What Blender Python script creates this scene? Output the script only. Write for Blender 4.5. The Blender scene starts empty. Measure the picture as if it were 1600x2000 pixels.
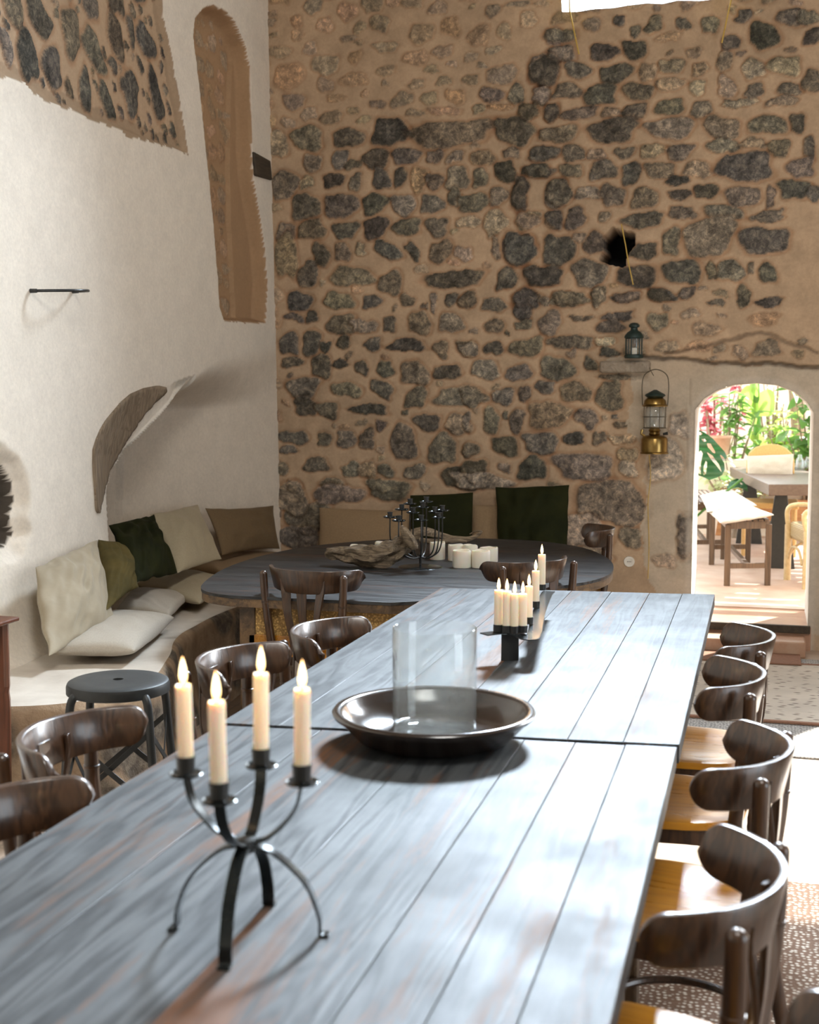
import bpy, bmesh, math, random
import numpy as np
from mathutils import Vector, Matrix, noise as mnoise
random.seed(7); rng = np.random.default_rng(11)
SC = bpy.context.scene
PI = math.pi
# ------------------------------------------------------------ camera
F = 2500.0; H0 = 765.0; CZ = 1.5
pitch = math.atan((1000-H0)/F); yaw = math.atan(690*math.cos(pitch)/F)
FW = Vector((-math.sin(yaw)*math.cos(pitch), math.cos(yaw)*math.cos(pitch), -math.sin(pitch)))
RT = Vector((math.cos(yaw), math.sin(yaw), 0)); UP = RT.cross(FW)
cam = bpy.data.cameras.new('camera'); cam.sensor_fit = 'VERTICAL'; cam.sensor_height = 36; cam.sensor_width = 28.8
cam.lens = 45; cam.clip_start = .05; cam.clip_end = 200
cam.dof.use_dof = True; cam.dof.focus_distance = 4.9; cam.dof.aperture_fstop = 4.6
co = bpy.data.objects.new('camera', cam); SC.collection.objects.link(co); SC.camera = co
co.matrix_world = Matrix((( RT.x, UP.x, -FW.x, 0), (RT.y, UP.y, -FW.y, 0), (RT.z, UP.z, -FW.z, CZ), (0, 0, 0, 1)))
def ray(x, y): return FW + RT*((x-800)/F) + UP*((1000-y)/F)
ORG = Vector((0, 0, CZ))
def at_z(x, y, z): d = ray(x, y); return ORG + d*((z-CZ)/d.z)
def at_y(x, y, Y): d = ray(x, y); return ORG + d*(Y/d.y)
def at_x(x, y, X): d = ray(x, y); return ORG + d*(X/d.x)
# ------------------------------------------------------------ light
SC.view_settings.view_transform = 'Standard'; SC.view_settings.look = 'None'
SC.view_settings.gamma = 1; SC.view_settings.use_curve_mapping = False
SC.view_settings.exposure = -0.22
SC.cycles.use_denoising = True
SC.cycles.max_bounces = 10; SC.cycles.diffuse_bounces = 5; SC.cycles.transparent_max_bounces = 12
SC.cycles.sample_clamp_indirect = 6
W = bpy.data.worlds.new('world'); SC.world = W; W.use_nodes = True
bg = W.node_tree.nodes['Background']; bg.inputs[0].default_value = (.80, .90, 1.0, 1); bg.inputs[1].default_value = 6
def lamp(name, kind, loc, direction, energy, color, size=None, size_y=None, parent=None):
    l = bpy.data.lights.new(name, kind); l.energy = energy; l.color = color
    if kind == 'AREA':
        l.shape = 'RECTANGLE'; l.size = size; l.size_y = size_y or size
    elif kind == 'POINT': l.shadow_soft_size = size
    o = bpy.data.objects.new(name, l); SC.collection.objects.link(o); o.location = loc
    if direction: o.rotation_euler = Vector(direction).to_track_quat('-Z', 'Y').to_euler()
    if parent: o.parent = parent
    return o
TOSUN = Vector((.38, .66, .64)).normalized()
sun = lamp('sun', 'SUN', (2, 12, 9), -TOSUN, 22.0, (1, .95, .86)); sun.data.angle = .01
lamp('high_window_daylight', 'AREA', (-.70, 8.30, 4.45), (-.03, -1, -.62), 320, (.74, .87, 1), .9, 1.1).data.spread = 1.25
lamp('side_window_daylight', 'AREA', (2.35, 8.30, 3.0), (-.30, -1, -.45), 120, (.90, .95, 1), 1.6, 2.4).data.spread = 1.7
lamp('right_side_fill', 'AREA', (5.2, 1.8, 2.1), (-1, .12, .02), 30, (1, .93, .84), 2.4, 2.6)  # added soft fill outside an unseen opening in the right wall
lamp('skylight_daylight', 'AREA', (.5, .9, 5.45), (-.55, .6, -.75), 205, (1, .95, .87), 1.5, 1.5)
# ------------------------------------------------------------ helpers
def link(o): SC.collection.objects.link(o); return o
def tag(o, label=None, cat=None, group=None, kind=None):
    if label: o['label'] = label
    if cat: o['category'] = cat
    if group: o['group'] = group
    if kind: o['kind'] = kind
    return o
def thing(name, label, cat, loc=(0, 0, 0), rz=0, group=None):
    o = bpy.data.objects.new(name, None); link(o); o.location = loc; o.rotation_euler = (0, 0, rz)
    o.empty_display_size = .05
    return tag(o, label, cat, group)
class MB:
    def __init__(s): s.v = []; s.f = []
    def add(s, vs, fs):
        n = len(s.v); s.v += [tuple(v) for v in vs]; s.f += [tuple(i+n for i in f) for f in fs]; return s
    def box(s, c, d, rz=0, M=None):
        hx, hy, hz = d[0]/2, d[1]/2, d[2]/2
        R = Matrix.Rotation(rz, 3, 'Z') if M is None else M
        vs = [Vector(c)+R@Vector((x*hx, y*hy, z*hz)) for x in (-1, 1) for y in (-1, 1) for z in (-1, 1)]
        return s.add(vs, [(0, 1, 3, 2), (4, 6, 7, 5), (0, 4, 5, 1), (2, 3, 7, 6), (0, 2, 6, 4), (1, 5, 7, 3)])
    def prism(s, poly, z0, z1):
        n = len(poly); a = [(p[0], p[1], z0) for p in poly]; b = [(p[0], p[1], z1) for p in poly]
        return s.add(a+b, [tuple(range(n-1, -1, -1)), tuple(range(n, 2*n))]+[(i, (i+1) % n, n+(i+1) % n, n+i) for i in range(n)])
    def tube(s, pts, r, seg=10, closed=False, flat=1.0, jit=0, ridge=0, seed=0):
        pts = [Vector(p) for p in pts]; n = len(pts)
        rr = r if isinstance(r, (list, tuple)) else [r]*n
        vs = []; prev = None
        for i, p in enumerate(pts):
            if closed: t = pts[(i+1) % n]-pts[i-1]
            else: t = pts[min(i+1, n-1)]-pts[max(i-1, 0)]
            t.normalize()
            if prev is None:
                a = Vector((0, 0, 1)) if abs(t.z) < .9 else Vector((1, 0, 0)); u = t.cross(a).normalized()
            else:
                u = prev-t*prev.dot(t); u.normalize()
            prev = u; w = t.cross(u)
            for k in range(seg):
                th = 2*PI*k/seg; q = rr[i]*(1+ridge*math.sin(th*5+i*.25+seed)+ridge*.6*math.sin(th*9-i*.4))
                v = p+u*math.cos(th)*q+w*math.sin(th)*q*flat
                if jit: v += mnoise.noise_vector(v*18+Vector((seed, 0, 0)))*jit
                vs.append(v)
        fs = []
        m = n if closed else n-1
        for i in range(m):
            for k in range(seg):
                a, b = i*seg+k, i*seg+(k+1) % seg; j = (i+1) % n
                fs.append((a, b, j*seg+(k+1) % seg, j*seg+k))
        if not closed: fs += [tuple(range(seg-1, -1, -1)), tuple((n-1)*seg+k for k in range(seg))]
        return s.add(vs, fs)
    def lathe(s, prof, c=(0, 0, 0), seg=28, cap=True):
        vs = []; fs = []
        for r, z in prof:
            for k in range(seg):
                th = 2*PI*k/seg; vs.append((c[0]+r*math.cos(th), c[1]+r*math.sin(th), c[2]+z))
        for i in range(len(prof)-1):
            for k in range(seg):
                fs.append((i*seg+k, i*seg+(k+1) % seg, (i+1)*seg+(k+1) % seg, (i+1)*seg+k))
        if cap: fs += [tuple(range(seg-1, -1, -1)), tuple((len(prof)-1)*seg+k for k in range(seg))]
        return s.add(vs, fs)
    def strap(s, pts, width, th, side):
        """flat bar along pts; side = width direction"""
        pts = [Vector(p) for p in pts]; n = len(pts); vs = []; sd = Vector(side).normalized()
        ww = width if isinstance(width, (list, tuple)) else [width]*n
        for i, p in enumerate(pts):
            t = (pts[min(i+1, n-1)]-pts[max(i-1, 0)]).normalized()
            a = (sd-t*sd.dot(t)).normalized(); b = t.cross(a)
            for x, y in ((-1, -1), (1, -1), (1, 1), (-1, 1)): vs.append(p+a*x*ww[i]/2+b*y*th/2)
        fs = [(0, 1, 2, 3)[::-1], tuple(4*(n-1)+k for k in range(4))]
        for i in range(n-1):
            for k in range(4): fs.append((i*4+k, i*4+(k+1) % 4, i*4+4+(k+1) % 4, i*4+4+k))
        return s.add(vs, fs)
    def build(s, name, mat, parent=None, smooth=True, bevel=0, sub=0, angle=40):
        me = bpy.data.meshes.new(name); me.from_pydata(s.v, [], s.f); me.update()
        bm = bmesh.new(); bm.from_mesh(me); bmesh.ops.recalc_face_normals(bm, faces=bm.faces)
        if smooth:
            for f in bm.faces: f.smooth = True
            ca = math.radians(angle)
            for e in bm.edges:
                if len(e.link_faces) == 2 and e.calc_face_angle(0) > ca: e.smooth = False
        bm.to_mesh(me); bm.free()
        me.materials.append(mat)
        o = link(bpy.data.objects.new(name, me))
        if parent: o.parent = parent
        if bevel:
            m = o.modifiers.new('b', 'BEVEL'); m.width = bevel; m.segments = 2; m.limit_method = 'ANGLE'; m.harden_normals = False
        if sub:
            m = o.modifiers.new('s', 'SUBSURF'); m.levels = sub; m.render_levels = sub
        return o
def spline(P, n=24, closed=False):
    P = [Vector(p) for p in P]; out = []; m = len(P)
    segs = m if closed else m-1
    per = max(2, n//segs)
    for i in range(segs):
        if closed: a, b, c, d = P[i-1], P[i], P[(i+1) % m], P[(i+2) % m]
        else: a, b, c, d = P[max(i-1, 0)], P[i], P[i+1], P[min(i+2, m-1)]
        for k in range(per):
            t = k/per
            out.append(.5*((2*b)+(c-a)*t+(2*a-5*b+4*c-d)*t*t+(3*b-a-3*c+d)*t**3))
    if not closed: out.append(P[-1])
    return out
def lerpl(L, n):
    return [float(x) for x in np.interp(np.linspace(0, 1, n), np.linspace(0, 1, len(L)), L)]
# ------------------------------------------------------------ materials
def nodes(name):
    m = bpy.data.materials.new(name); m.use_nodes = True; nt = m.node_tree
    return m, nt, nt.nodes['Principled BSDF']
def N(nt, t, **k):
    n = nt.nodes.new(t)
    for a, b in k.items():
        if a in n.inputs.keys() if isinstance(a, str) else False: n.inputs[a].default_value = b
        else: setattr(n, a, b)
    return n
def coords(nt, scale=(1, 1, 1), kind='Object'):
    tc = nt.nodes.new('ShaderNodeTexCoord'); mp = nt.nodes.new('ShaderNodeMapping'); mp.inputs['Scale'].default_value = scale
    nt.links.new(tc.outputs[kind], mp.inputs[0]); return mp.outputs[0]
def noise(nt, vec, scale, detail=5, rough=.6, dist=0):
    n = nt.nodes.new('ShaderNodeTexNoise'); n.inputs['Scale'].default_value = scale; n.inputs['Detail'].default_value = detail
    n.inputs['Roughness'].default_value = rough; n.inputs['Distortion'].default_value = dist
    if vec is not None: nt.links.new(vec, n.inputs['Vector'])
    return n.outputs['Fac']
def ramp(nt, fac, stops):
    r = nt.nodes.new('ShaderNodeValToRGB'); e = r.color_ramp.elements
    while len(e) < len(stops): e.new(.5)
    for i, (p, c) in enumerate(stops):
        e[i].position = p; e[i].color = (*c, 1) if len(c) == 3 else c
    nt.links.new(fac, r.inputs[0]); return r.outputs[0]
def g(v): return (v, v, v)
def mix(nt, fac, a, b, mode='MIX'):
    m = nt.nodes.new('ShaderNodeMix'); m.data_type = 'RGBA'; m.blend_type = mode
    for val, i in ((fac, 0), (a, 6), (b, 7)):
        if isinstance(val, (int, float)): m.inputs[i].default_value = val
        elif isinstance(val, tuple): m.inputs[i].default_value = (*val, 1)
        else: nt.links.new(val, m.inputs[i])
    return m.outputs[2]
def bump(nt, bs, h, strength=.3, dist=.01):
    b = nt.nodes.new('ShaderNodeBump'); b.inputs['Strength'].default_value = strength; b.inputs['Distance'].default_value = dist
    nt.links.new(h, b.inputs['Height']); nt.links.new(b.outputs[0], bs.inputs['Normal']); return b
def simple(name, c1, c2=None, rough=.5, scale=20, metal=0, bs=.15, bd=.002, stretch=(1, 1, 1), sheen=0, coat=0, sss=0, spec=.5, detail=5):
    m, nt, b = nodes(name)
    v = coords(nt, stretch)
    f = noise(nt, v, scale, detail)
    c2 = c2 or tuple(x*.7 for x in c1)
    col = ramp(nt, f, [(.3, c2), (.7, c1)])
    nt.links.new(col, b.inputs['Base Color']); b.inputs['Roughness'].default_value = rough; b.inputs['Metallic'].default_value = metal
    b.inputs['Specular IOR Level'].default_value = spec
    if sheen: b.inputs['Sheen Weight'].default_value = sheen; b.inputs['Sheen Roughness'].default_value = .4
    if coat: b.inputs['Coat Weight'].default_value = coat; b.inputs['Coat Roughness'].default_value = .12
    if sss:
        b.inputs['Subsurface Weight'].default_value = sss; b.inputs['Subsurface Radius'].default_value = (1, .45, .18); b.inputs['Subsurface Scale'].default_value = .02
    if bs: bump(nt, b, noise(nt, v, scale*4, 4), bs, bd)
    return m
def attr_wall(name, rough=.92, cloud=1.0):
    m, nt, b = nodes(name)
    a = nt.nodes.new('ShaderNodeVertexColor'); a.layer_name = 'tint'
    k = nt.nodes.new('ShaderNodeVertexColor'); k.layer_name = 'mask'
    v = coords(nt)
    n1 = noise(nt, v, 9, 6, .65); n2 = noise(nt, v, 60, 5, .7); n3 = noise(nt, v, 30, 9, .82, .5)
    c = mix(nt, 1.0, a.outputs[0], ramp(nt, n1, [(.25, g(1-.20*cloud)), (.75, g(1+.14*cloud))]), 'MULTIPLY')
    # mottled mineral look only where stone
    st = mix(nt, 1.0, c, ramp(nt, n3, [(.34, g(.28)), (.5, g(.95)), (.64, (2.2, 2.05, 1.8))]), 'MULTIPLY')
    c = mix(nt, k.outputs[0], c, st)
    c = mix(nt, 1.0, c, ramp(nt, n2, [(.2, g(.88)), (.8, g(1.1))]), 'MULTIPLY')
    nt.links.new(c, b.inputs['Base Color']); b.inputs['Roughness'].default_value = rough
    b.inputs['Specular IOR Level'].default_value = .25
    h = mix(nt, k.outputs[0], mix(nt, .10, g(.5), n2), n3)
    bump(nt, b, h, .55, .012)
    return m
def wood(name, dark, mid, worn, rough=.38, axis=1, worn_amt=.62, scale=1.0, coat=0, sheeny=False):
    m, nt, b = nodes(name)
    st = [6, 6, 6]; st[axis] = .55
    tc = nt.nodes.new('ShaderNodeTexCoord'); geo = nt.nodes.new('ShaderNodeNewGeometry')
    ad = nt.nodes.new('ShaderNodeVectorMath'); ad.operation = 'MULTIPLY_ADD'
    nt.links.new(geo.outputs['Random Per Island'], ad.inputs[0]); ad.inputs[1].default_value = (7, 13, 5)
    nt.links.new(tc.outputs['Object'], ad.inputs[2])
    mp = nt.nodes.new('ShaderNodeMapping'); mp.inputs['Scale'].default_value = [s*scale for s in st]; nt.links.new(ad.outputs[0], mp.inputs[0])
    v = mp.outputs[0]
    n1 = noise(nt, v, 2.2, 3, .5, .8)
    wv = nt.nodes.new('ShaderNodeMath'); wv.operation = 'MULTIPLY'; nt.links.new(n1, wv.inputs[0]); wv.inputs[1].default_value = 34
    sn = nt.nodes.new('ShaderNodeMath'); sn.operation = 'SINE'; nt.links.new(wv.outputs[0], sn.inputs[0])
    mr = nt.nodes.new('ShaderNodeMapRange'); nt.links.new(sn.outputs[0], mr.inputs[0]); mr.inputs[1].default_value = -1; mr.inputs[2].default_value = 1
    grain = mr.outputs[0]
    fine = noise(nt, v, 14, 5, .7)
    gsum = mix(nt, .68, grain, fine)
    base = ramp(nt, gsum, [(.2, dark), (.8, mid)])
    w1 = noise(nt, v, 1.3, 6, .72, .3)
    wm = ramp(nt, w1, [(worn_amt, g(0)), (worn_amt+.10, g(1))])
    col = mix(nt, wm, base, mix(nt, fine, worn, tuple(x*.45 for x in worn)))
    isl = ramp(nt, geo.outputs['Random Per Island'], [(0, g(.82)), (1, g(1.2))])
    col = mix(nt, 1.0, col, isl, 'MULTIPLY')
    nt.links.new(col, b.inputs['Base Color'])
    rr = nt.nodes.new('ShaderNodeMapRange'); nt.links.new(mix(nt, .6, gsum, noise(nt, tc.outputs['Object'], 5, 4, .6)), rr.inputs[0]); rr.inputs[1].default_value = .25; rr.inputs[2].default_value = .75; rr.inputs[3].default_value = rough*.8; rr.inputs[4].default_value = rough*1.3
    nt.links.new(rr.outputs[0], b.inputs['Roughness'])
    if sheeny: nt.links.new(mix(nt, wm, ramp(nt, gsum, [(.25, g(.30)), (.75, g(.85))]), g(.3)), b.inputs['Specular IOR Level'])
    if coat: b.inputs['Coat Weight'].default_value = coat; b.inputs['Coat Roughness'].default_value = .15
    bump(nt, b, gsum, .35, .0015)
    return m
M = {}
M['wall'] = attr_wall('lime_and_rubble'); M['wall2'] = attr_wall('plaster_and_rubble', .92, .35)
M['table'] = wood('blue_black_stained_wood', (.014, .016, .018), (.036, .040, .043), (.14, .065, .032), .58, 1, .55, sheeny=True)
M['oval'] = wood('dark_stained_wood', (.010, .010, .011), (.028, .030, .032), (.11, .05, .028), .52, 0, .56, sheeny=True)
M['edge'] = wood('worn_edge_wood', (.05, .032, .02), (.12, .075, .04), (.25, .15, .07), .5, 1, .5)
M['chair'] = wood('dark_bentwood', (.020, .011, .007), (.075, .036, .017), (.13, .058, .024), .32, 2, .62, 1.5, .35)
M['seat'] = wood('amber_plywood', (.34, .13, .010), (.50, .22, .018), (.60, .30, .04), .28, 1, .6, 1.2, .3)
M['redwood'] = wood('red_brown_wood', (.07, .022, .010), (.16, .05, .022), (.2, .08, .03), .35, 2, .6, 1, .2)
M['timber'] = wood('weathered_timber', (.16, .115, .075), (.34, .26, .18), (.42, .34, .25), .85, 2, .55, 1.6)
M['drift'] = wood('driftwood', (.06, .04, .026), (.34, .26, .17), (.45, .36, .26), .8, 0, .6, 3)
M['beam'] = simple('dark_beam', (.075, .055, .035), (.035, .026, .018), .8, 12, stretch=(4, .6, 4))
M['iron'] = simple('black_iron', (.012, .014, .015), (.022, .022, .02), .35, 30, 0, .2, coat=.15)
M['gloss_iron'] = simple('gloss_black_iron', (.02, .026, .028), (.03, .035, .035), .22, 30, .6, .1)
M['stool'] = simple('black_painted_metal', (.010, .012, .013), (.024, .027, .027), .45, 14, 0, .1)
M['dish'] = simple('dark_wooden_dish', (.018, .013, .010), (.035, .022, .016), .24, 12, 0, .1, coat=.5)
M['linen'] = simple('natural_linen', (.50, .455, .38), (.42, .375, .31), .9, 160, 0, .3, .001, sheen=.15)
M['beige'] = simple('beige_velvet', (.38, .32, .225), (.30, .25, .17), .8, 8, 0, .15, sheen=.15)
M['sand'] = simple('sand_linen', (.44, .38, .26), (.38, .325, .22), .9, 130, 0, .3, .001, sheen=.1)
M['ochre'] = simple('tan_cotton', (.30, .205, .115), (.25, .17, .095), .9, 90, 0, .3, .001)
M['brown'] = simple('brown_cotton', (.17, .115, .055), (.14, .09, .045), .9, 90, 0, .3, .001)
M['olive'] = simple('olive_velvet', (.115, .085, .024), (.06, .048, .014), .85, 6, 0, .1, spec=.2)
M['green'] = simple('dark_green_velvet', (.010, .013, .004), (.022, .024, .006), .85, 7, 0, .1, spec=.15)
M['wax'] = simple('ivory_wax', (.85, .78, .62), (.80, .72, .56), .45, 9, 0, .05, sss=.6)
M['pillar_wax'] = simple('white_wax', (.82, .78, .68), (.76, .71, .60), .5, 9, 0, .05, sss=.4)
M['wick'] = simple('wick', (.02, .015, .01), None, .9, 30, bs=0)
M['brass'] = simple('aged_brass', (.40, .26, .085), (.20, .13, .045), .30, 12, 1, .15)
M['verdigris'] = simple('dark_green_metal', (.015, .035, .032), (.03, .05, .045), .45, 20, .3, .1)
M['wire'] = simple('thin_wire', (.10, .08, .05), None, .5, 30, .3, 0)
M['cord'] = simple('yellow_cord', (.62, .42, .10), (.5, .33, .08), .8, 60, bs=0)
M['white'] = simple('white_plastic', (.75, .72, .66), (.7, .67, .6), .4, 10, bs=0)
M['rubble'] = None
def glass(name, col=(1, 1, 1), rough=0.0, opac=.05):
    m, nt, b = nodes(name); nt.nodes.remove(b)
    tr = nt.nodes.new('ShaderNodeBsdfTransparent'); tr.inputs[0].default_value = (*col, 1)
    gl = nt.nodes.new('ShaderNodeBsdfGlossy'); gl.inputs['Roughness'].default_value = rough
    lw = nt.nodes.new('ShaderNodeLayerWeight'); pw = nt.nodes.new('ShaderNodeMath'); pw.operation = 'POWER'; nt.links.new(lw.outputs['Facing'], pw.inputs[0]); pw.inputs[1].default_value = 3.2
    fr = nt.nodes.new('ShaderNodeMath'); fr.operation = 'MULTIPLY_ADD'; nt.links.new(pw.outputs[0], fr.inputs[0]); fr.inputs[1].default_value = .9; fr.inputs[2].default_value = .04
    m1 = nt.nodes.new('ShaderNodeMixShader'); nt.links.new(fr.outputs[0], m1.inputs[0]); nt.links.new(tr.outputs[0], m1.inputs[1]); nt.links.new(gl.outputs[0], m1.inputs[2])
    di = nt.nodes.new('ShaderNodeBsdfDiffuse'); di.inputs[0].default_value = (.8, .85, .85, 1)
    m2 = nt.nodes.new('ShaderNodeMixShader'); m2.inputs[0].default_value = opac; nt.links.new(m1.outputs[0], m2.inputs[1]); nt.links.new(di.outputs[0], m2.inputs[2])
    nt.links.new(m2.outputs[0], nt.nodes['Material Output'].inputs[0]); return m
M['glass'] = glass('clear_glass', (.985, .995, .995))
def flame_mat():
    m, nt, b = nodes('flame')
    b.inputs['Base Color'].default_value = (0, 0, 0, 1)
    v = coords(nt, (1, 1, 1), 'Generated'); sp = nt.nodes.new('ShaderNodeSeparateXYZ'); nt.links.new(v, sp.inputs[0])
    c = ramp(nt, sp.outputs[2], [(0, (1, .42, .10)), (.3, (1, .72, .30)), (.8, (1, .82, .5)), (1, (1, .5, .15))])
    nt.links.new(c, b.inputs['Emission Color']); b.inputs['Emission Strength'].default_value = 6
    return m
M['flame'] = flame_mat()
def rubble_mat():
    m, nt, b = nodes('rubble_masonry')
    v = coords(nt); nz = noise(nt, v, 3, 3)
    vo = nt.nodes.new('ShaderNodeTexVoronoi'); vo.inputs['Scale'].default_value = 4.2
    mx = mix(nt, .12, v, nz); nt.links.new(v, vo.inputs['Vector'])
    st = ramp(nt, vo.outputs['Distance'], [(.42, g(1)), (.55, g(0))])
    n3 = noise(nt, v, 22, 7, .7)
    stone = ramp(nt, n3, [(.3, (.06, .05, .04)), (.5, (.16, .13, .10)), (.7, (.30, .25, .19))])
    earth = ramp(nt, noise(nt, v, 10, 6), [(.3, (.28, .19, .12)), (.7, (.48, .35, .23))])
    c = mix(nt, st, earth, stone)
    nt.links.new(c, b.inputs['Base Color']); b.inputs['Roughness'].default_value = .95; b.inputs['Specular IOR Level'].default_value = .2
    bump(nt, b, n3, .7, .02); return m
M['rubble'] = rubble_mat()
M['bench_top'] = simple('worn_lime_plaster', (.66, .60, .52), (.50, .44, .37), .8, 5, 0, .25, .006)
# ------------------------------------------------------------ masonry height fields
def fnoise(n0, n1, cell, seed, octs=3):
    r = np.random.default_rng(seed); out = np.zeros((n0, n1)); amp = 1; tot = 0
    for o in range(octs):
        c = max(2, cell/2**o); a = int(n0/c)+3; b = int(n1/c)+3
        G = r.random((a, b))*2-1
        x = np.arange(n0)/c; y = np.arange(n1)/c; xi = x.astype(int); yi = y.astype(int)
        fx = x-xi; fy = y-yi; fx = fx*fx*(3-2*fx); fy = fy*fy*(3-2*fy)
        A = G[np.ix_(xi, yi)]; B = G[np.ix_(xi+1, yi)]; C = G[np.ix_(xi, yi+1)]; D = G[np.ix_(xi+1, yi+1)]
        fx = fx[:, None]; fy = fy[None, :]
        out += amp*((A*(1-fx)+B*fx)*(1-fy)+(C*(1-fx)+D*fx)*fy); tot += amp; amp *= .5
    return out/tot
def sstep(a, b, x):
    t = np.clip((x-a)/(b-a), 0, 1); return t*t*(3-2*t)
def inpoly(P, X, Y):
    r = np.zeros(X.shape, bool); n = len(P)
    for i in range(n):
        x1, y1 = P[i][:2]; x2, y2 = P[(i+1) % n][:2]
        if y1 == y2: continue
        c = ((y1 > Y) != (y2 > Y)) & (X < (x2-x1)*(Y-y1)/(y2-y1)+x1); r ^= c
    return r
def nearest(P, X, Y, closed=True):
    best = np.full(X.shape, 1e9); bx = np.zeros(X.shape); by = np.zeros(X.shape); n = len(P)
    for i in range(n if closed else n-1):
        x1, y1 = P[i][:2]; x2, y2 = P[(i+1) % n][:2]; dx = x2-x1; dy = y2-y1
        L = dx*dx+dy*dy+1e-12; t = np.clip(((X-x1)*dx+(Y-y1)*dy)/L, 0, 1)
        qx = x1+t*dx; qy = y1+t*dy; d = np.hypot(X-qx, Y-qy); k = d < best
        best = np.where(k, d, best); bx = np.where(k, qx, bx); by = np.where(k, qy, by)
    return best, bx, by
class Field:
    def __init__(s, u0, u1, v0, v1, st, seed):
        s.u = np.arange(u0, u1+st*.5, st); s.v = np.arange(v0, v1+st*.5, st); s.st = st
        s.U, s.V = np.meshgrid(s.u, s.v, indexing='ij'); sh = s.U.shape
        s.wu = fnoise(*sh, 5, seed, 3)*.012+fnoise(*sh, 14, seed+1, 2)*.014
        s.wv = fnoise(*sh, 5, seed+2, 3)*.012+fnoise(*sh, 14, seed+3, 2)*.014
        s.h = fnoise(*sh, 24, seed+4, 3)*.006; s.m = np.zeros(sh); s.rgb = np.zeros(sh+(3,))
        s.n = fnoise(*sh, 6, seed+5, 3); s.n2 = fnoise(*sh, 40, seed+6, 2)
    def base(s, c): s.rgb[:] = c
    def blend(s, k, c): s.rgb = s.rgb*(1-k[..., None])+np.array(c)*k[..., None]
    def stone(s, cu, cv, w, h, rot, tone, r, strength=1.0, protr=.010):
        R = max(w, h)*.5*1.35+.02
        i0, i1 = np.searchsorted(s.u, [cu-R, cu+R]); j0, j1 = np.searchsorted(s.v, [cv-R, cv+R])
        if i1-i0 < 2 or j1-j0 < 2: return
        sl = (slice(i0, i1), slice(j0, j1))
        x = s.U[sl]-cu+s.wu[sl]; y = s.V[sl]-cv+s.wv[sl]
        c, sn = math.cos(rot), math.sin(rot)
        a = (x*c+y*sn)/(w/2); b = (-x*sn+y*c)/(h/2)
        th = np.arctan2(b, a); p = r.uniform(2.0, 3.4)
        rad = (np.abs(a)**p+np.abs(b)**p)**(1/p)
        ph = r.uniform(0, 6.28, 4)
        rad = rad*(1+.09*np.sin(2*th+ph[0])+.09*np.sin(3*th+ph[1])+.05*np.sin(5*th+ph[2]))
        sharp = .10*min(1.0, .12/max(.04, min(w, h)))
        k = (1-sstep(.95-sharp, .95+sharp*.6, rad))*strength
        edge = np.exp(-((rad-1.02)/.10)**2)
        T = {0: (.115, .105, .088), 1: (.19, .165, .13), 2: (.31, .255, .185), 3: (.39, .265, .17), 4: (.42, .36, .28)}[tone]
        T = np.array(T)*r.uniform(.8, 1.25)*np.array([r.uniform(.94, 1.08), 1, r.uniform(.92, 1.12)])
        s.rgb[sl] = s.rgb[sl]*(1-np.array([.16, .26, .32])*edge[..., None]*strength)
        col = T*(1+.55*s.n[sl]+.35*s.n2[sl])[..., None]
        s.rgb[sl] = s.rgb[sl]*(1-k[..., None])+col*k[..., None]
        s.m[sl] = np.maximum(s.m[sl], k)
        dome = np.sqrt(np.clip(1-(rad*.95)**2, 0, 1))
        s.h[sl] += k*(protr*dome+.006*s.n[sl]+.003)-.007*edge*strength
    def autofill(s, region, n, smin, smax, r, tones=(0, 1, 1, 2), rot=0, rotv=.3, aspect=(1.1, 1.9), gap=.012, strength=1.0):
        idx = np.argwhere(region); cnt = 0
        occ = (s.m > .3).astype(np.float32)
        if len(idx) == 0: return
        for t in range(n):
            i, j = idx[r.integers(len(idx))]
            sz = smax*(1-t/n)+smin*t/n; asp = r.uniform(*aspect); w = sz*math.sqrt(asp); h = sz/math.sqrt(asp)
            q = int((w*.5+gap)/s.st); q2 = int((h*.5+gap)/s.st)
            if rot: q = q2 = int((sz*.52+gap)/s.st)
            a, b, c, d = max(0, i-q), i+q+1, max(0, j-q2), j+q2+1
            if occ[a:b, c:d].max() > 0 or not region[a:b, c:d].mean() > .93: continue
            s.stone(s.u[i], s.v[j], w, h, rot+r.uniform(-rotv, rotv), tones[r.integers(len(tones))], r, strength)
            occ[a:b, c:d] = 1
    def mesh(s, name, mat, pos, holes=(), parent=None, extra=None):
        U = s.U.copy(); V = s.V.copy(); keep = np.ones((U.shape[0]-1, U.shape[1]-1), bool)
        for P in holes:
            d, bx, by = nearest(P, U, V); k = d < s.st*.62
            U = np.where(k, bx, U); V = np.where(k, by, V)
            cu = (s.U[1:, 1:]+s.U[:-1, :-1])/2; cv = (s.V[1:, 1:]+s.V[:-1, :-1])/2
            keep &= ~inpoly(P, cu, cv)
        X, Y, Z = pos(U, V, s.h)
        nu, nv = U.shape; vid = np.arange(nu*nv).reshape(nu, nv)
        q = np.stack([vid[:-1, :-1], vid[1:, :-1], vid[1:, 1:], vid[:-1, 1:]], -1)[keep]
        co = np.stack([X, Y, Z], -1).reshape(-1, 3); rgb = np.clip(s.rgb.reshape(-1, 3), .004, .95); mk = s.m.reshape(-1)
        if extra:
            ev, ef, ec = extra; n0 = len(co)
            co = np.vstack([co, np.array(ev)]); rgb = np.vstack([rgb, np.array(ec)]); mk = np.concatenate([mk, np.zeros(len(ev))])
            eq = np.array(ef)+n0; q = np.vstack([q, eq])
        me = bpy.data.meshes.new(name); me.vertices.add(len(co)); me.vertices.foreach_set('co', co.astype(np.float32).ravel())
        me.loops.add(q.size); me.loops.foreach_set('vertex_index', q.astype(np.int32).ravel())
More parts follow.
